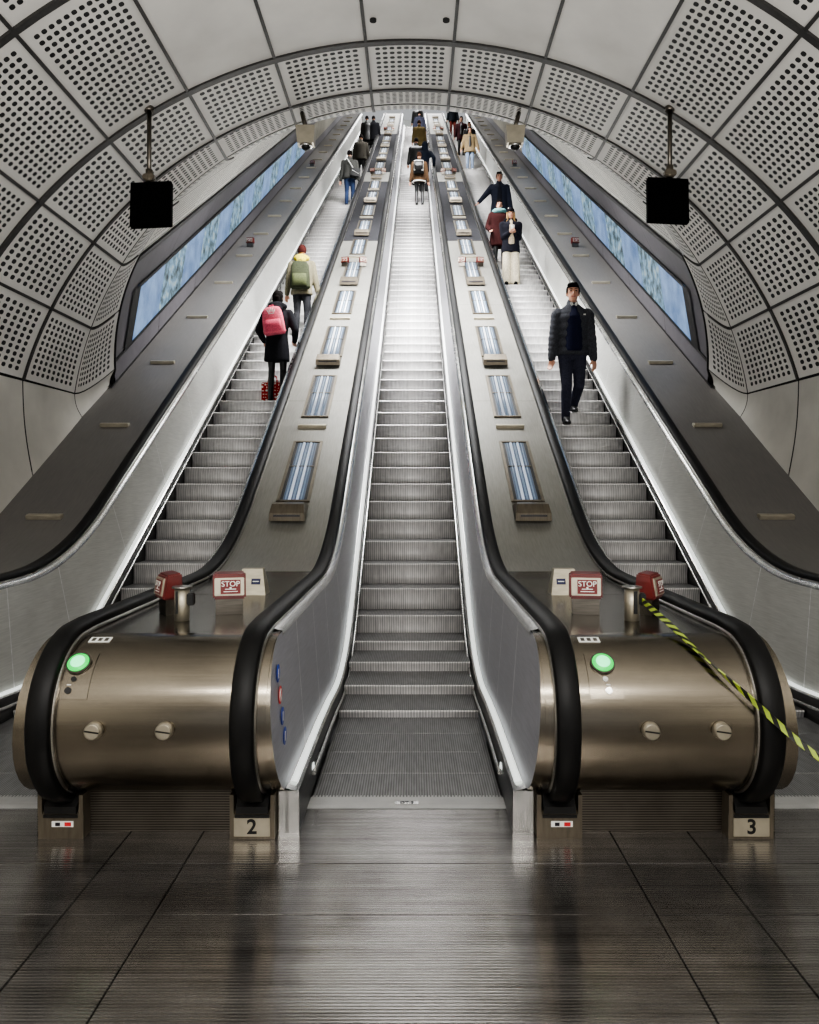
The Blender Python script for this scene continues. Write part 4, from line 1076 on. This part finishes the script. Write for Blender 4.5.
person('woman in a tan coat and pale jeans, high on the right escalator', on_step(2.23, near_step(31.0)), FACE, 1.74, jacket=tan_, trousers=ljean, shoes=white_c, hair=h_dark, hem=.72, bulk=1.25, vox=.02, shirt=blk, hands=[(-.34,-.05,.85),(.34,-.05,.85)], hairstyle='tail', skirt_flare=.02)
person('person in dark red behind the tan coat, left of two heads, right escalator', on_step(2.10, near_step(34.6)), FACE, 1.78, jacket=C('dark_red', (.18,.08,.09)), trousers=blk, hair=h_dark, hem=.7, bulk=1.1, vox=.024, skin='skin_b', shirt=blk)
person('dark haired person directly behind the tan coat, right escalator', on_step(2.36, near_step(33.0)), FACE, 1.70, jacket=blk, trousers=blk, hair=h_dark, hem=.7, bulk=1.1, vox=.024, skin='skin_b')
person('man in black standing at the top of the right escalator beside the blue display', on_step(2.05, near_step(41.2)), FACE, 1.80, jacket=C('black_teal', (.05,.07,.09)), trousers=C('rust', (.36,.16,.13)), hair=h_dark, hem=.75, bulk=1.15, vox=.024, skin='skin_b')

# ------------------------------------------------------------------ light
w = bpy.data.worlds.new('world'); sc.world = w; w.use_nodes = True
w.node_tree.nodes['Background'].inputs[0].default_value = (.95, .97, 1, 1); w.node_tree.nodes['Background'].inputs[1].default_value = .4
def area(loc, rot, size, power, color=(1,1,1), spread=pi):
    l = bpy.data.lights.new('lamp', 'AREA'); l.shape = 'RECTANGLE'; l.size, l.size_y = size; l.energy = power; l.color = color; l.spread = spread
    o = bpy.data.objects.new('lamp', l); COL.objects.link(o); o.location = loc; o.rotation_euler = rot; return o
for y, pw in ((-1.1, 280), (-4.4, 200)):
    area((0, y, 4.75), (0, 0, 0), (4.6, .3), pw, (1, .97, .93))
area((0, .2, 1.0), (radians(180-4), 0, 0), (5, 1.4), 400, (1, .99, .97))            # unseen area light added to brighten the vault
for y, pw in ((11.8, 1300), (16.5, 760), (22, 640), (28, 600), (34, 560), (40, 480), (44, 300)):
    area((0, y, (y-6.5)*K+4.35), (radians(30), 0, 0), (4.4, 1.6), pw, (1, 1, 1), radians(132))
for sx in (-1, 1):                                     # the box uplights on the sloping decks wash the lining
    for k in range(1, 8):
        y = 7.5+.10+3.48*k; area((sx*P/2, y, deck(y)+.20), (radians(180+30), 0, 0), (.24, .16), 13, (1, .99, .96))
area((0, YT+5, nose(YT)+4.5), (0, 0, 0), (6, 4), 600)

sc.view_settings.view_transform = 'AgX'
sc.view_settings.look = 'AgX - Medium High Contrast'
sc.view_settings.exposure = .16
sc.cycles.use_denoising = True
sc.cycles.max_bounces = 8; sc.cycles.diffuse_bounces = 3; sc.cycles.glossy_bounces = 4
sc.cycles.sample_clamp_indirect = 6
